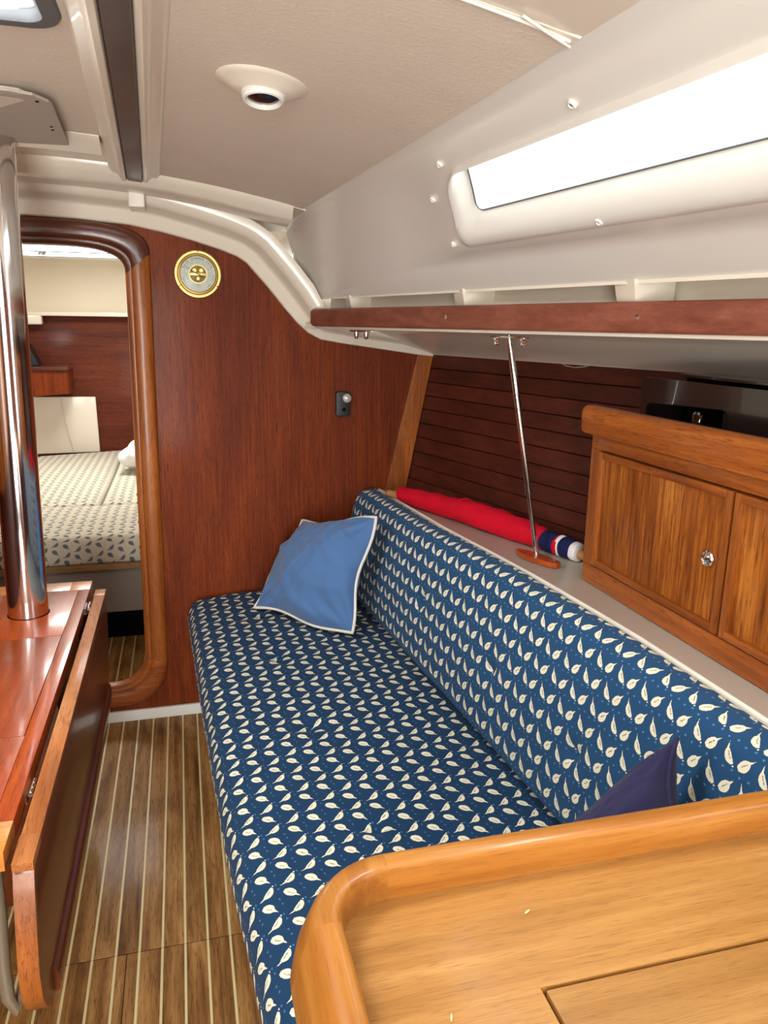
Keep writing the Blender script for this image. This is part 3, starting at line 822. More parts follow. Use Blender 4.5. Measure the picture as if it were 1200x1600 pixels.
def back_prof(y):
    xb = XBk(y); t_ = FX(y)-.008; ft = FX(y)-.105
    pts = []
    for k in range(11):
        u = k/10; bul = .012*math.sin(PI*u)
        pts.append((lerp(xb-.002, ft, u)-bul*.9, lerp(-.955, -.645, u)+bul*.4))
    pts += [(ft+.010, -.622), (ft+.026, -.606), (ft+.048, -.597), (ft+.070, -.595), (t_-.016, -.599), (t_-.005, -.608), (t_, -.625), (t_-.004, -.66)]
    pts += [(lerp(t_, xb+.12, u), lerp(-.66, -.955, u)) for u in (.3, .6, .85)]
    pts += [(xb+.115, -.962), (xb+.05, -.968), (xb+.012, -.966)]
    return pts
dim_back = [(-.78, 1.98), (-.80, 1.56), (-.815, 1.20), (-.775, 2.40)]
back = cushion('settee_back_cushion', back_prof, fine(BK-.016, .74), 'back_cloth', None,
               lambda x, z, y: dimple(z, y, dim_back, .018, .026) if x < lerp(XBk(y), FX(y)-.105, (z+.955)/.31)+.012 else 0, True, .01)
tag(back, 'long blue settee backrest cushion printed with white birds', 'cushion')
# ================================================================== PILLOWS
def pillow(name, c4, T, mat, pipemat, label, N=56, wr=1.5, pr=.0052, pinch=.018, px=.62):
    """c4 corners BL, BR, TR, TL; T thickness each side; n points to the camera side"""
    BL, BR, TR, TL = [Vector(p) for p in c4]
    nrm = (BR-BL).cross(TL-BL).normalized()
    if nrm.dot(-(BL+TR)/2) < 0: nrm = -nrm
    cen = (BL+BR+TR+TL)/4
    def P(u, v, side):
        p = BL.lerp(BR, u).lerp(TL.lerp(TR, u), v)
        a = 1-abs(2*u-1)**2.1; b_ = 1-abs(2*v-1)**2.1
        inn = (1-a*1.0)*0; 
        # edges draw in at mid-length so the corners stick out
        eu = (2*u-1); ev = (2*v-1)
        p = p + (cen-p)*(pinch*4)*((1-eu*eu)*abs(ev)**4 + (1-ev*ev)*abs(eu)**4)*.5
        p = p + (TL-BL).normalized()*(.010*math.sin(u*7+v*2))*abs(ev)**3 + (BR-BL).normalized()*(.010*math.sin(v*8+1))*abs(eu)**3
        h = T*(max(a, 0)**px)*(max(b_, 0)**px)
        w1 = wr*.006*math.sin(7*u+5*v+2*math.sin(5*v))*math.sin(6*v-3*u)
        for (fa, fb, fc, amp, k_) in ((3.1, 5.2, .3, .0045, 9), (5.5, -2.1, 1.7, .0035, 11), (1.2, 6.5, 2.9, .0035, 13)):
            w1 += wr*amp*math.exp(-k_*math.sin(fa*u+fb*v+fc+.8*math.sin(4*u-3*v))**2)
        w1 += wr*.0016*math.sin(31*u+19*v+5*math.sin(9*v))*math.sin(17*v-11*u+3*math.sin(8*u))
        # radiating creases at corners
        for cu, cv in ((0, 0), (1, 0), (1, 1), (0, 1)):
            d = math.hypot(u-cu, v-cv); an = math.atan2(v-cv, u-cu)
            w1 += wr*.006*math.exp(-(d/.28)**2)*math.sin(an*12)*min(1, d*9)
        return p + nrm*side*(h + w1*min(1, h/(T*.4)))
    vs = []; fs = []
    for side in (1, -1):
        for j in range(N+1):
            for i in range(N+1): vs.append(P(i/N, j/N, side))
    K = (N+1)**2
    for j in range(N):
        for i in range(N):
            a = j*(N+1)+i; fs.append((a, a+1, a+N+2, a+N+1)); fs.append((K+a, K+a+N+1, K+a+N+2, K+a+1))
    th = thing(name, label, 'pillow', (cen.x, cen.y, min(p.z for p in (BL, BR))))
    me = mesh('pillow_cover', vs, fs, mat, th, angle=80)
    bm = bmesh.new(); bm.from_mesh(me.data); bmesh.ops.remove_doubles(bm, verts=bm.verts, dist=.0004); bmesh.ops.recalc_face_normals(bm, faces=bm.faces); bm.to_mesh(me.data); bm.free()
    loop = []
    for k in range(N): loop.append(P(k/N, 0, 0))
    for k in range(N): loop.append(P(1, k/N, 0))
    for k in range(N): loop.append(P(1-k/N, 1, 0))
    for k in range(N): loop.append(P(0, 1-k/N, 0))
    tube('piping', loop, pr, pipemat, th, 8, True)
    return th
pillow('throw_pillow', [(.198, 2.485, -.948), (.470, 2.175, -.945), (.572, 2.270, -.600), (.388, 2.630, -.695)], .085, 'blue', 'piping',
       'plain mid blue pillow with white piping in the corner of settee')
pillow('throw_pillow', [(.575, .735, -.790), (.470, .860, -.905), (.610, 1.010, -.885), (.711, .898, -.620)], .085, 'navy', 'navy',
       'dark navy pillow against the backrest just behind the chart table rim', wr=.7, pr=.004, pinch=.004, px=.45)

# ================================================================== ROLLED FLAG
fg = thing('rolled_flag', 'red flag rolled round its wooden staff lying on the white ledge', 'flag', (.86, 2.15, -.605))
def axis_pt(s): # s metres along staff from forward end
    a = Vector((.720, 2.548, -.590)); b = Vector((1.0, 1.735, -.588)); return a + (b-a).normalized()*s
def roll(name, s0, s1, rf, mat, n=24, k=28, seed=0, parent=fg, zoff=0):
    secs = []
    d = (axis_pt(1)-axis_pt(0)).normalized(); u = Vector((0, 0, 1)); v = d.cross(u).normalized()
    for i in range(n+1):
        s = lerp(s0, s1, i/n); r = rf(s); c = axis_pt(s)
        c.z = -.6085 + r*.99
        sec = []
        for j in range(k):
            a = 2*PI*j/k
            rr = r*(1+.035*math.sin(2*a+s*18+seed)+.02*math.sin(5*a-s*40)) 
            if i in (0, n): rr *= .9
            sec.append(c + (v*math.cos(a)*1.03+u*math.sin(a)*.97)*rr)
        secs.append(sec)
    return sweep(name, secs, mat, parent, angle=60)
def rr_(s): return interp([(.05, .029), (.22, .033), (.35, .036), (.38, .0405), (.50, .039), (.62, .036), (.72, .032)], s) + .0010*math.sin(s*60)
roll('flag_cloth', .040, .735, rr_, 'red', 60)
roll('flag_canton', .732, .780, lambda s: .0315-.03*(s-.732), 'flagblue', 8, seed=1)
roll('flag_band', .778, .799, lambda s: .0290-.02*(s-.778), 'red', 5, seed=1)
roll('flag_band', .786, .801, lambda s: .0291-.04*(s-.786), 'flagwhite', 5, seed=2.4)
roll('flag_canton', .799, .838, lambda s: .0286-.02*(s-.799), 'flagblue', 8, seed=3)
roll('flag_band', .835, .858, lambda s: .0262-.05*(s-.835), 'flagwhite', 5, seed=2)
# wrap seam in the red cloth
d_ = (axis_pt(1)-axis_pt(0)).normalized(); vv_ = d_.cross(Vector((0, 0, 1))).normalized()
if vv_.x > 0: vv_ = -vv_
for sm, ln in ((.368, .03), (.665, .025), (.705, .02)):
    pts = []
    for k in range(13):
        a = lerp(-.5, 2.4, k/12); s = sm+ln*(k/12-.5); r = rr_(s)*1.0+.0005
        c = axis_pt(s); c.z = -.6085+rr_(s)*.99; pts.append(c + vv_*math.cos(a)*r + Vector((0, 0, 1))*math.sin(a)*r*.97)
    tube('cloth_fold', pts, .0020, 'red', fg, 6)
pa = axis_pt(-.055); pa.z = -.594; pb = axis_pt(.06); pb.z = -.592
tube('flag_staff', [pa, pa.lerp(pb, .15), pa.lerp(pb, .16), pb], [.0115, .014, .0125, .0125], 'staff', fg, 16)
pc = axis_pt(.855); pc.z = -.588; pd = axis_pt(.890); pd.z = -.588
tube('flag_staff', [pc, pc.lerp(pd, .6), pd], [.013, .012, .010], 'staff', fg, 16)
pe = axis_pt(.005); tube('halyard_end', [pe+Vector((.018, .0, .014)), pe+Vector((.026, -.026, .014))], .0045, 'flagwhite', fg, 8)

# ================================================================== LOCKER
lk = thing('locker', 'teak wall locker with ribbon grain doors on the ledge right of the flag', 'cabinet', (.97, 1.3, -.61))
xf = lambda y: .938+(1.613-y)*.019
Y0, Y1, ZB, ZT = 1.613, .72, -.6085, -.245
def slab(name, y0, y1, z0, z1, d0, d1, mat, bev=.002, parent=lk):
    return hexa(name, [(xf(y0)+d0, y0, z0), (xf(y0)+d1, y0, z0), (xf(y1)+d1, y1, z0), (xf(y1)+d0, y1, z0),
                       (xf(y0)+d0, y0, z1), (xf(y0)+d1, y0, z1), (xf(y1)+d1, y1, z1), (xf(y1)+d0, y1, z1)], mat, parent, bev)
slab('carcass', Y0, Y1, ZB, ZT-.004, .016, .17, 'teak_v')
slab('bottom_rail', Y0, Y1, ZB, -.562, 0, .02, 'teak_y')
slab('top_rail', Y0, Y1, -.279, ZT, 0, .02, 'teak_y')
slab('stile', Y0, 1.578, -.562, -.279, 0, .02, 'teak_v')
def ldoor(ya, yb, knob):
    z0, z1 = -.558, -.283
    d = slab('door', ya-.016, yb+.016, z0+.014, z1-.014, .004, .018, 'ribbon', .001)
    f = .016
    slab('door_moulding', ya, ya-f, z0, z1, -.004, .017, 'teak_v', .003, d); slab('door_moulding', yb+f, yb, z0, z1, -.004, .017, 'teak_v', .003, d)
    slab('door_moulding', ya-f+.001, yb+f-.001, z1-f, z1, -.004, .017, 'teak_y', .003, d); slab('door_moulding', ya-f+.001, yb+f-.001, z0, z0+f, -.004, .017, 'teak_y', .003, d)
    if knob:
        y = knob; p = (xf(y)+.003, y, -.423)
        kn = lathe('door_knob', [(.0085, .001), (.0155, .001), (.0162, .0035), (.0145, .0065), (.0125, .0072), (.011, .0055), (.0085, .005)], p, (-1, 0, 0), 'chrome', d, 28)
        lathe('knob_button', [(0, .010), (.005, .0095), (.0088, .007), (.0098, .003), (.0098, .001), (0, .001)], p, (-1, 0, 0), 'chrome', kn, 24)
ldoor(1.574, 1.128, 1.176); ldoor(1.120, .74, .78)
cap = []
for y, k in [(1.640, .55), (1.636, .80), (1.628, .94), (1.615, 1.0)] + [(1.55-.12*i, 1) for i in range(8)]:
    x = xf(y); c = (-.009, -.212)
    pr = [(-.020, -.244), (-.0225, -.235), (-.0225, -.195), (-.020, -.184), (-.012, -.179), (.004, -.179), (.010, -.183), (.012, -.190), (.012, -.244)]
    cap.append([(x+c[0]+(a-c[0])*k, y, c[1]+(b-c[1])*k) for a, b in pr])
sweep('locker_cap', cap, 'teak_y', lk, angle=50)
# smoked plastic holder standing in the tray
hd = thing('black_holder', 'smoked black plastic holder with a slot cut in front, on top of the teak locker', 'holder', (1.05, 1.4, -.24))
ho = [(1.600, -.242), (1.600, -.125), (1.594, -.117), (1.585, -.113), (.98, -.110), (.98, -.242)]
hi_ = [(1.576, -.205), (1.576, -.182), (1.570, -.174), (1.560, -.170), (1.315, -.160), (1.302, -.163), (1.295, -.172), (1.293, -.205)]
tris = tessellate_polygon([[Vector((a, b, 0)) for a, b in ho], [Vector((a, b, 0)) for a, b in hi_]])
allp = ho+hi_; n = len(allp)
vs = [(1.050, a, b) for a, b in allp]+[(1.056, a, b) for a, b in allp]
fs = [tuple(t_) for t_ in tris]+[tuple(n+i for i in t_) for t_ in tris]
for s0, ln in ((0, len(ho)), (len(ho), len(hi_))):
    for i in range(ln): a = s0+i; b = s0+(i+1) % ln; fs.append((a, b, n+b, n+a))
mesh('front_sheet', vs, fs, 'smoke', hd, angle=30)
box('side_sheet', 1.056, 1.19, 1.594, 1.600, -.242, -.128, 'smoke', hd, .001)
box('holder_top', 1.075, 1.17, .98, 1.500, -.106, -.099, 'smoke', hd, .0015)
box('rear_sheet', 1.165, 1.171, .98, 1.594, -.242, -.106, 'dark', hd, .001)
box('tray_floor', 1.056, 1.165, .98, 1.594, -.2420, -.2380, 'dark', hd, 0)
lathe('socket_sleeve', [(.010, 0), (.016, 0), (.0165, .02), (.014, .022), (.0145, .055), (.010, .06)], (1.088, 1.432, -.238), (0, 0, 1), 'chrome', hd, 20)
lathe('socket_sleeve', [(.006, 0), (.009, 0), (.009, .07), (.006, .07)], (1.080, 1.332, -.238), (0, 0, 1), 'smoke', hd, 16)

# ================================================================== BAROMETER, LAMP SOCKET
br = thing('barometer', 'round brass barometer with white dial on the mahogany bulkhead', 'barometer', (.072, BK, .152))
bc = Vector((.071, BK-.0005, .152))
lathe('case_flange', [(.0001, 0), (.077, 0), (.0775, .003), (.075, .006), (.069, .007), (.0665, .006), (.0001, .005)], bc, (0, -1, 0), 'brass', br, 64)
lathe('bezel', [(.066, .005), (.0665, .013), (.064, .018), (.060, .019), (.0575, .015), (.0565, .009)], bc, (0, -1, 0), 'brass', br, 64)
lathe('dial', [(.0290, .0085), (.0580, .0085), (.0580, .006), (.0290, .006)], bc, (0, -1, 0), 'dial', br, 64)
lathe('movement', [(0, .0070), (.0290, .0070), (.0290, .006), (0, .006)], bc, (0, -1, 0), 'bronze', br, 48)
lathe('movement_ring', [(.0275, .007), (.0275, .0092), (.0295, .0092), (.0295, .007)], bc, (0, -1, 0), 'brass', br, 48)
box('movement_bridge', bc.x-.026, bc.x+.026, bc.y-.010, bc.y-.0075, bc.z-.004, bc.z+.004, 'brass', br, .001)
for dx, dz, r in ((-.011, .012, .006), (.011, .012, .006), (0, -.014, .005)):
    lathe('movement_wheel', [(0, .0105), (r, .0105), (r, .007), (0, .007)], bc+Vector((dx, 0, dz)), (0, -1, 0), 'brass', br, 20)
lathe('glass_cover', [(0, .0165), (.0575, .0150), (.0575, .0145), (0, .0160)], bc, (0, -1, 0), 'clear', br, 48)
def hand(name, ang, r0, r1, wd, mat, yy):
    a = math.radians(ang); d = Vector((math.sin(a), 0, math.cos(a))); s_ = Vector((d.z, 0, -d.x))
    q = [bc+d*r0-s_*wd, bc+d*r0+s_*wd, bc+d*r1+s_*wd*.3, bc+d*r1-s_*wd*.3]
    vs = [v+Vector((0, -yy, 0)) for v in q]+[v+Vector((0, -yy-.0006, 0)) for v in q]
    mesh(name, vs, [(0, 1, 2, 3), (4, 5, 6, 7), (0, 1, 5, 4), (1, 2, 6, 5), (2, 3, 7, 6), (3, 0, 4, 7)], mat, br, False)
hand('needle', -60, -.020, .046, .0014, 'print', .0115)
hand('set_hand', 118, -.004, .026, .0016, 'print', .0128)
def radtext(nm, s, ang, r, size, mat='print'):
    """word set along an arc, each letter turned to the centre"""
    step = size*.78/r; n_ = len(s); a0 = math.radians(ang)-step*(n_-1)/2
    for i, ch in enumerate(s):
        if ch == ' ': continue
        a = a0+i*step
        pos = bc+Vector((math.sin(a)*r, -.0090, math.cos(a)*r)); pos.z += H
        text(nm, ch, size, mat, br, Matrix.Translation(pos) @ Matrix.Rotation(a, 4, 'Y') @ Matrix.Rotation(PI/2, 4, 'X'))
radtext('dial_letter', 'CHANGE', 0, .0500, .0098)
radtext('dial_letter', 'RAIN', -52, .0500, .0094)
radtext('dial_letter', 'FAIR', 50, .0500, .0094)
radtext('dial_letter', 'STORMY', -122, .0500, .0078)
radtext('dial_letter', 'VERY DRY', 120, .0500, .0078)
for i, s in enumerate(('960', '970', '980', '990', '1000', '1010', '1020', '1030', '1040')):
    a = -120+i*30
    radtext('dial_number', s, a, .0375, .0056, 'printgrey')
for k in range(61):
    a = math.radians(-135+k*4.5); r0, r1 = (.0425, .0455) if k % 5 else (.0415, .0465)
    if k == 0: tv = []; tf = []
    d = Vector((math.sin(a), 0, math.cos(a))); s_ = Vector((d.z, 0, -d.x))*.00028
    b0 = len(tv); tv += [bc+d*r0-s_-Vector((0, .0089, 0)), bc+d*r0+s_-Vector((0, .0089, 0)), bc+d*r1+s_-Vector((0, .0089, 0)), bc+d*r1-s_-Vector((0, .0089, 0))]
    tf.append((b0, b0+1, b0+2, b0+3))
sc_ = mesh('dial_scale', tv, tf, 'printgrey', br, False, fixn=False); sc_['kind'] = 'stuff'
text('dial_mark', '///', .0085, 'print', br, Matrix.Translation((bc.x, bc.y-.009, bc.z-.0345+H)) @ Matrix.Rotation(PI/2, 4, 'X'))
text('dial_mark', 'BAROMETER', .0030, 'printgrey', br, Matrix.Translation((bc.x, bc.y-.009, bc.z-.0405+H)) @ Matrix.Rotation(PI/2, 4, 'X'))
for a in (2, 122, 238):
    aa = math.radians(a); lathe('flange_screw', [(0, .0085), (.0022, .0085), (.0022, .005), (0, .005)], bc+Vector((math.sin(aa)*.072, 0, math.cos(aa)*.072)), (0, -1, 0), 'dark', br, 10)

sk_ = thing('reading_lamp', 'small black reading light with a round frosted bulb on the bulkhead above the settee', 'lamp', (.562, BK, -.284))
prism('lamp_body', rrect(.536, .586, -.328, -.240, .008, 4), BK-.0005, BK-.026, 'black', sk_, .003, 'XZ')
lathe('bulb', [(0, .0), (.013, .002), (.0165, .010), (.0155, .018), (.009, .024), (0, .026)], (.571, BK-.024, -.262), (.05, -1, .05), plain('frosted_silver', rgb(206, 200, 196), .35, metal=.3), sk_, 24)
lathe('switch_button', [(0, .005), (.006, .004), (.007, 0), (0, 0)], (.563, BK-.0265, -.303), (0, -1, 0), 'dark', sk_, 16)

# ================================================================== SALOON TABLE AND POST
tb = thing('saloon_table', 'glossy red brown centre table the steel post runs through', 'table', (-.41, 1.7, -1.4495))
TX0, TX1 = -.540, -.283
def tx(y): return TX1-.0  # right edge
ptop = 'tabletop'
hole_r = .053
LX0, LX1, LY0, LY1 = -.506, -.314, 1.397, 1.877
def ttop(name, x0, x1, y0, y1, mat, z1=-.75): return box(name, x0, x1, y0, y1, -.782, z1, mat, tb, .0018)
# top boards round the flush lid
ttop('table_board', TX0, LX0-.0012, 1.135, 2.212, ptop); ttop('table_board', LX1+.0012, TX1, 1.135, 2.212, ptop)
ttop('table_board', LX0-.0008, LX1+.0008, LY1+.0012, 2.212, ptop); ttop('table_board', LX0-.0008, LX1+.0008, 1.135, LY0-.0012, ptop)
ttop('table_lid', LX0, LX1, LY0, LY1, ptop, -.7505)
ttop('end_strip', TX0, -.337, 2.2125, 2.288, 'table_x'); ttop('end_strip', -.3365, TX1, 2.2125, 2.288, 'table_x')
ttop('end_strip', TX0, TX1, 1.058, 1.1345, 'table_x')
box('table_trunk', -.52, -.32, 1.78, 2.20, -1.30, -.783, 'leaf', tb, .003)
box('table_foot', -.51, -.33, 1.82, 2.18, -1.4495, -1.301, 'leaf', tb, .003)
lathe('post_gasket', [(.048, 0), (.0515, 0), (.0515, .0012), (.048, .0012)], (-.417, 2.05, -.7502), (0, 0, 1), 'dark', tb, 48)
def leaf(xi, xo, name='table_leaf', sgn=1):
    poly = [(2.225, -.765), (2.225, -.80), (2.19, -.90), (2.13, -1.0), (2.10, -1.032), (2.05, -1.045), (1.14, -1.045), (1.08, -1.035), (1.035, -1.010), (1.008, -.965), (1.004, -.92), (1.030, -.80), (1.040, -.765)]
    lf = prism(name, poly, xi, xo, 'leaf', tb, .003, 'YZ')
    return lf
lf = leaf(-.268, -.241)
# worn top edge and end grain lips of the leaf
box('leaf_edge_strip', -.2685, -.2405, 1.105, 2.17, -.7655, -.759, 'leaf_edge', lf, .0015)
box('leaf_corner_block', -.2695, -.2400, 1.037, 1.104, -.772, -.757, 'leaf_edge', lf, .002)
box('leaf_corner_block', -.2695, -.2400, 2.171, 2.226, -.772, -.757, 'leaf_edge', lf, .002)
sweep('leaf_end_strip', [[(-.2688, y-.0012, z), (-.2402, y-.0012, z), (-.2402, y+.010, z+.002), (-.2688, y+.010, z+.002)] for y, z in ((1.040, -.770), (1.030, -.80), (1.004, -.92), (1.008, -.965), (1.020, -.990), (1.036, -1.012), (1.058, -1.027))], 'teak_v', lf)
# moulding strip along the foot of the leaf
secs = [[(-.241, y, z), (-.2335, y, z+.002), (-.2320, y, z+.010), (-.2325, y, z+.034), (-.2355, y, z+.040), (-.241, y, z+.044)] for y, z in ((1.09, -1.038), (1.14, -1.043), (1.5, -1.043), (1.9, -1.043), (2.04, -1.043), (2.085, -1.030))]
sweep('leaf_moulding', secs, 'leaf', lf)
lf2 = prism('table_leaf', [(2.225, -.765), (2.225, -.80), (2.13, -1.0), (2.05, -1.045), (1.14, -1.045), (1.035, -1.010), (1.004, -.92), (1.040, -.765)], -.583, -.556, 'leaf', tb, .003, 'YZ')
for y in (1.245, 2.115):
    hg = tube('hinge', [(-.276, y-.022, -.766), (-.276, y+.022, -.766)], .0042, 'steel', tb, 12)
    for k in (-1, 0, 1): lathe('hinge_knuckle', [(.0042, -.006), (.0052, -.006), (.0052, .006), (.0042, .006)], (-.276, y+k*.0145, -.766), (0, 1, 0), 'chrome', hg, 12)
    box('hinge_plate', -.2835, -.2815, y-.025, y+.025, -.781, -.765, 'steel', hg, 0)
lg = thing('mast_post', 'polished steel post standing through the table up to the ceiling', 'post', (-.417, 2.05, -.75))
lathe('post_tube', [(0, .0002), (.049, .0002), (.049, .001), (.049, .5), (.049, 1.0), (.049, 1.152), (0, 1.152)], (-.417, 2.05, -.75), (.026, 0, 1.165), 'post', lg, 64)
# bent laminated foot under the near end of the table
tf_ = tube('hanging_hose', [(-.335, 1.20, -.80), (-.334, 1.19, -.95), (-.333, 1.17, -1.05), (-.328, 1.155, -1.095), (-.318, 1.15, -1.115), (-.308, 1.17, -1.105), (-.300, 1.23, -1.08)], .011, 'hose', None, 14)
tag(tf_, 'curved grey brown hose loop hanging under the near end of the table', 'hose')

# ================================================================== CHART TABLE
nv = thing('chart_table', 'golden teak chart table with raised rim at the lower right', 'table', (.55, .4, -1.4495))
NZ = -.6
NL = lambda y: .131-.0*(y)   # inner left edge x
# top board with the lid recess
xL, xR, yN, yF = .125, 1.15, .02, .668
lx, ly = .300, .5225
def board(name, x0, x1, y0, y1): return box(name, x0, x1, y0, y1, NZ-.018, NZ, 'nav', nv, .0012)
prism('table_board', [(xL-.012, yN), (lx-.0032, yN), (lx-.0032, ly+.0034), (xR, ly+.0034), (xR, yF+.008), (xL-.012, yF+.008)], NZ-.018, NZ, 'nav', nv, .0008)
board('table_lid', lx+.0008, xR, yN, ly-.0008)
box('lid_rebate', lx-.02, xR, yN, ly+.02, NZ-.026, NZ-.0185, 'dark', nv, 0)
# rim: path of the inner face at the board, with rounded corner; section leans slightly
def rim_path():
    pts = []
    R = .062
    for k in range(8): pts.append((xR-(xR-(xL+R))*k/8, yF, 0, 1, 0))
    for k in range(17):
        a = PI/2+k/16*PI/2; pts.append((xL+R+R*math.cos(a), yF-R+R*math.sin(a), math.cos(a), math.sin(a), 0))
    for k in range(1, 9): pts.append((xL, lerp(yF-R, yN, k/8), -1, 0, 0))
    return pts
RP = rim_path()
def rim(name, i0, i1, mat):
    secs = []
    for x, y, nx, ny, _ in RP[i0:i1+1]:
        ex = min(1, abs(nx))
        pr = [(0, -.002), (-.001, .018), (-.0005, .035), (.001, .0385), (.004, .0405), (.012, .0412), (.021, .0400), (.0255, .0375), (.029+.003*ex, .030), (.033+.012*ex, .0), (.033+.018*ex, -.03), (.030+.018*ex, -.055), (.024, -.055), (.012, -.0185), (.0, -.0185)]
        secs.append([(x+nx*o, y+ny*o, NZ+h) for o, h in pr])
    return sweep(name, secs, mat, nv, angle=60)
rim('table_rim', 0, 8, 'nav_rim'); rim('rim_corner', 8, 24, 'nav_rim_y'); rim('table_rim', 24, len(RP)-1, 'nav_rim_y')
box('front_panel', .17, 1.02, .655, .675, -1.449, -.656, 'bulkhead', nv, .002)
box('side_panel', .148, .168, .05, .67, -1.449, -.656, 'teak_v', nv, .002)

# crumbs
for (x, y, a) in ((.325, .615, .5), (.205, .515, 1.2)):
    cr_ = lathe('crumb', [(0, -.0045), (.0009, -.003), (.0012, 0), (.0009, .003), (0, .0045)], (x, y, NZ+.0012), (math.cos(a), math.sin(a), 0), 'holly', None, 8)
    tag(cr_, 'tiny pale splinter on the chart table by %s' % ('its lid corner' if x > .3 else 'the rounded left rim'), 'crumb')

# ================================================================== FORE CABIN
fc_y = 3.30
lp_ = thing('fore_berth', 'white v berth with plywood top edge seen through the doorway', 'bed', (-.42, 3.6, -1.4495))
box('plywood_top', -1.2, .40, fc_y-.012, 5.65, -1.036, -1.008, 'ply', lp_, .001)
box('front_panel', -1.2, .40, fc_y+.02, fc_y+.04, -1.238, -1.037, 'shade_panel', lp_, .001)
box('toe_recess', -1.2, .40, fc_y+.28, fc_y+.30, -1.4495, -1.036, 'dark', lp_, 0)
def mattress(name, poly, z0, z1, label, group=None):
    bm = bmesh.new(); n = len(poly); r = .030; rows = []
    cen = Vector((sum(p[0] for p in poly)/n, sum(p[1] for p in poly)/n))
    # subdivide the outline
    P = []
    for i in range(n):
        a = Vector(poly[i]); b = Vector(poly[(i+1) % n]); m_ = max(1, int((b-a).length/.05))
        for k in range(m_): P.append(a.lerp(b, k/m_))
    n = len(P); prof2 = [(0.010, z0), (0, z0+.01), (0, z1-r), (.006, z1-r*.55), (.018, z1-r*.15), (.034, z1)]
    per = [0]
    for i in range(n): per.append(per[-1]+(P[(i+1) % n]-P[i]).length)
    vs = []; uv = []; fs = []
    for ins, z in prof2:
        for i, p in enumerate(P):
            q = p+(cen-p).normalized()*ins; vs.append((q.x, q.y, z))
            uv.append((q.x, q.y) if z > z1-.012 else (q.x, q.y+ (z-z1)))
    for j in range(len(prof2)-1):
        for i in range(n): k = (i+1) % n; fs.append((j*n+i, j*n+k, (j+1)*n+k, (j+1)*n+i))
    fs.append(tuple(range(n)))
    # crowned top as rings to the centre
    last = (len(prof2)-1)*n
    for t_ in (.25, .5, .75):
        for i in range(n):
            p = Vector(vs[(len(prof2)-1)*n+i][:2]); q = p.lerp(cen, t_); vs.append((q.x, q.y, z1+.012*math.sin(t_*PI/2))); uv.append((q.x, q.y))
    for j in range(3):
        a0 = last+j*n
        for i in range(n): k = (i+1) % n; fs.append((a0+i, a0+k, a0+n+k, a0+n+i))
    vs.append((cen.x, cen.y, z1+.012)); uv.append((cen.x, cen.y)); c_ = len(vs)-1; a0 = last+3*n
    for i in range(n): fs.append((a0+i, a0+(i+1) % n, c_))
    o = mesh(name, vs, fs, 'berth_cloth', None, uv=uv, angle=70)
    return tag(o, label, 'mattress', group)
mattress('berth_mattress', [(-1.15, 3.29), (.36, 3.29), (.36, 3.90), (-1.15, 3.90)], -1.007, -.885, 'cream bird print mattress nearest the doorway')
mattress('berth_mattress', [(-1.15, 3.905), (-.424, 3.905), (-.424, 5.60), (-.93, 5.45), (-1.15, 5.0)], -1.007, -.885, 'cream bird print mattress far left in the fore cabin')
mattress('berth_mattress', [(-.416, 3.905), (.36, 3.905), (.30, 5.0), (.05, 5.45), (-.416, 5.60)], -1.007, -.885, 'cream bird print mattress right of the centre gap in the fore cabin')
# white bedding bundle
vs = []; fs = []; N = 22
for j in range(N+1):
    ph = PI*j/N
    for i in range(2*N):
        th_ = PI*i/N; r = 1+.12*math.sin(3*th_+2*ph)+.08*math.sin(7*th_-3*ph)*math.sin(ph)
        vs.append((-.235+.135*r*math.sin(ph)*math.cos(th_), 4.75+.20*r*math.sin(ph)*math.sin(th_), -.785+.082*r*math.cos(ph)))
for j in range(N):
    for i in range(2*N): k = (i+1) % (2*N); fs.append((j*2*N+i, j*2*N+k, (j+1)*2*N+k, (j+1)*2*N+i))
tag(mesh('bedding', vs, fs, 'sheet', None, angle=60), 'crumpled white bedding on the right berth mattress', 'bedding')
def svert(name, x0, x1, y0, y1, z0, z1, mat, bev=.001): return struct(box(name, x0, x1, y0, y1, z0, z1, mat, None, bev))
wl = svert('wall_fore_cabin_far', -1.45, .6, 5.66, 5.70, -1.4, .030, wood('fore_cabin_panel', rgb(76, 32, 18), rgb(94, 42, 24), rgb(110, 52, 30), 'X', .5, .05, streak=1.0))
svert('wall_fore_cabin_upper', -1.45, .6, 5.60, 5.66, .028, .385, plain('warm_cream_paint', rgb(226, 214, 190), .45), .006)
svert('trim_3', -1.45, .6, 5.56, 5.60, .022, .048, 'gel', .006)
box('trim_4', -1.30, -.865, 5.53, 5.60, -.035, .030, 'gel', None, .015, 3)['kind'] = 'structure'
svert('wall_fore_cabin_port', -1.47, -1.45, BK+.03, 5.7, -1.45, .47, 'gel')
svert('wall_fore_cabin_starboard', .6, .62, BK+.03, 5.7, -1.45, .47, 'gel')
cl = struct(holed('ceiling_fore_cabin', [(-1.45, 2.76), (.6, 2.76), (.6, 5.7), (-1.45, 5.7)], [(-.70, 4.22), (-.14, 4.22), (-.14, 4.78), (-.70, 4.78)], 0, .02, 'gel'))
# the board above was built upright: lay it flat as the deckhead
me = cl.data
for v in me.vertices:
    x, y, z = v.co; v.co = (x, z-H, .465+H+y)
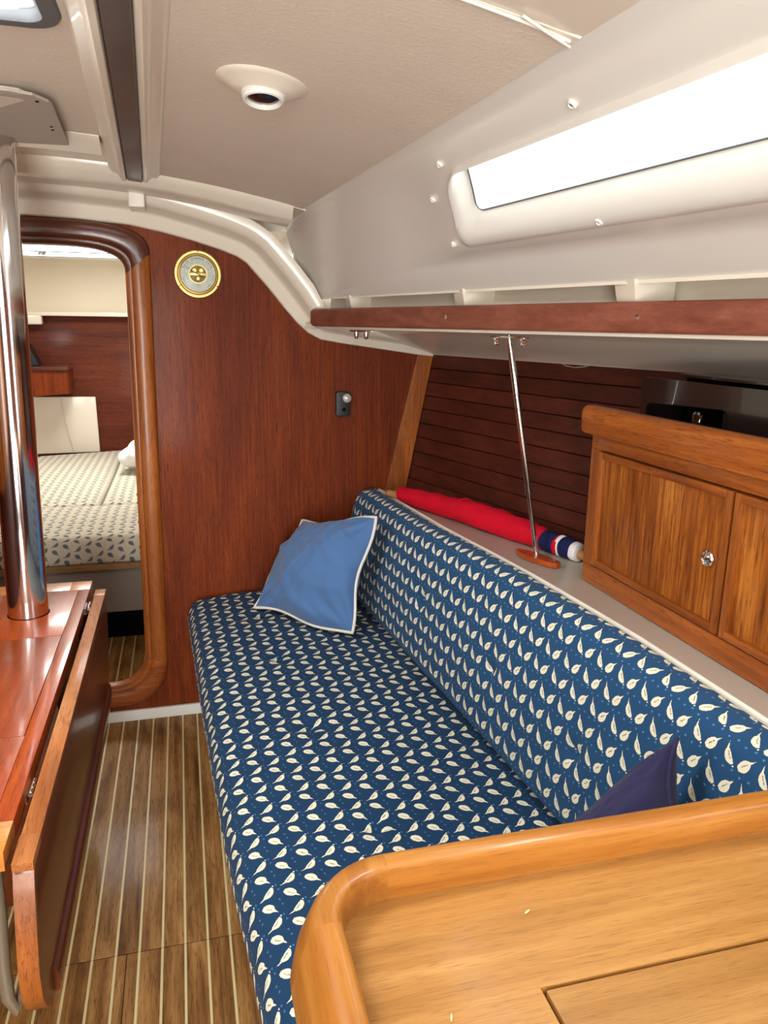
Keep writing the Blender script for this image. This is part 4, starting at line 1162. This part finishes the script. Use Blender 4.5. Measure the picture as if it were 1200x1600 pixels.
# lintel strip of bright window light above the cream panel
w3 = struct(thing('window_3', 'narrow bright fore cabin window above the cream panel', 'window', (-.6, 5.66, .42)))
box('window_rail', -1.45, .6, 5.60, 5.63, .383, .400, 'gelwhite', w3, .003); box('window_bar', -1.45, .6, 5.605, 5.612, .425, .430, 'rubber', w3, 0)
box('pane', -1.45, .6, 5.64, 5.645, .39, .47, 'glass', w3, 0)
hexa('window_catch', [(-.86, 5.57, .404), (-.81, 5.57, .404), (-.81, 5.60, .404), (-.86, 5.60, .404), (-.85, 5.57, .422), (-.80, 5.57, .428), (-.80, 5.60, .428), (-.85, 5.60, .422)], 'steel', w3, .003)
cp = struct(hexa('trim_5', [(-1.25, 5.58, -.90), (-.575, 5.62, -.90), (-.575, 5.64, -.90), (-1.25, 5.60, -.90), (-1.25, 5.58, -.505), (-.578, 5.62, -.515), (-.578, 5.64, -.515), (-1.25, 5.60, -.505)], 'gel', None, .01, 3), 'cream moulded hull panel low in the fore cabin', 'panel')
hull_seam = tube('panel_seam', [(-.80, 5.600, -.52), (-.79, 5.600, -.66), (-.745, 5.602, -.88)], .004, 'gel', cp, 6)
sh = thing('side_shelf', 'red brown wooden shelf box on the left of the fore cabin', 'shelf', (-.85, 5.3, -.47))
hexa('shelf_front', [(-1.2, 5.28, -.50), (-.70, 5.28, -.465), (-.70, 5.55, -.465), (-1.2, 5.55, -.50), (-1.2, 5.28, -.31), (-.70, 5.28, -.31), (-.70, 5.55, -.31), (-1.2, 5.55, -.31)], 'bulkhead', sh, .006, 3)
box('shelf_lip', -1.2, -.695, 5.26, 5.56, -.315, -.292, 'frame_dark', sh, .006, 3)
bg_ = hexa('dark_bag', [(-1.05, 5.35, -.2915), (-.872, 5.35, -.2915), (-.872, 5.5, -.2915), (-1.05, 5.5, -.2915), (-1.05, 5.35, -.16), (-.93, 5.35, -.16), (-.93, 5.5, -.16), (-1.05, 5.5, -.16)], 'black', None, .012, 3)
tag(bg_, 'small black wedge shaped object on the fore cabin shelf', 'bag')

# ================================================================== UNSEEN REST OF THE CABIN (closes the room)
struct(box('wall_port', -1.77, -1.75, -1.3, BK, -1.45, .0, 'lining', None, 0))
pd_ = struct(box('trim_6', -1.76, -1.12, -1.3, BK, .06, .085, 'gel', None, 0))
struct(box('wall_port_locker', -1.55, -1.53, -1.3, BK, -.62, .06, 'ribbon', None, .001))
svert('wall_aft', -1.77, -.75, -1.34, -1.30, -1.45, .5, 'bulkhead'); svert('trim_7', .05, 1.6, -1.34, -1.30, -1.45, .5, 'bulkhead'); svert('trim_8', -.75, .05, -1.34, -1.30, -1.45, -1.1, 'bulkhead')
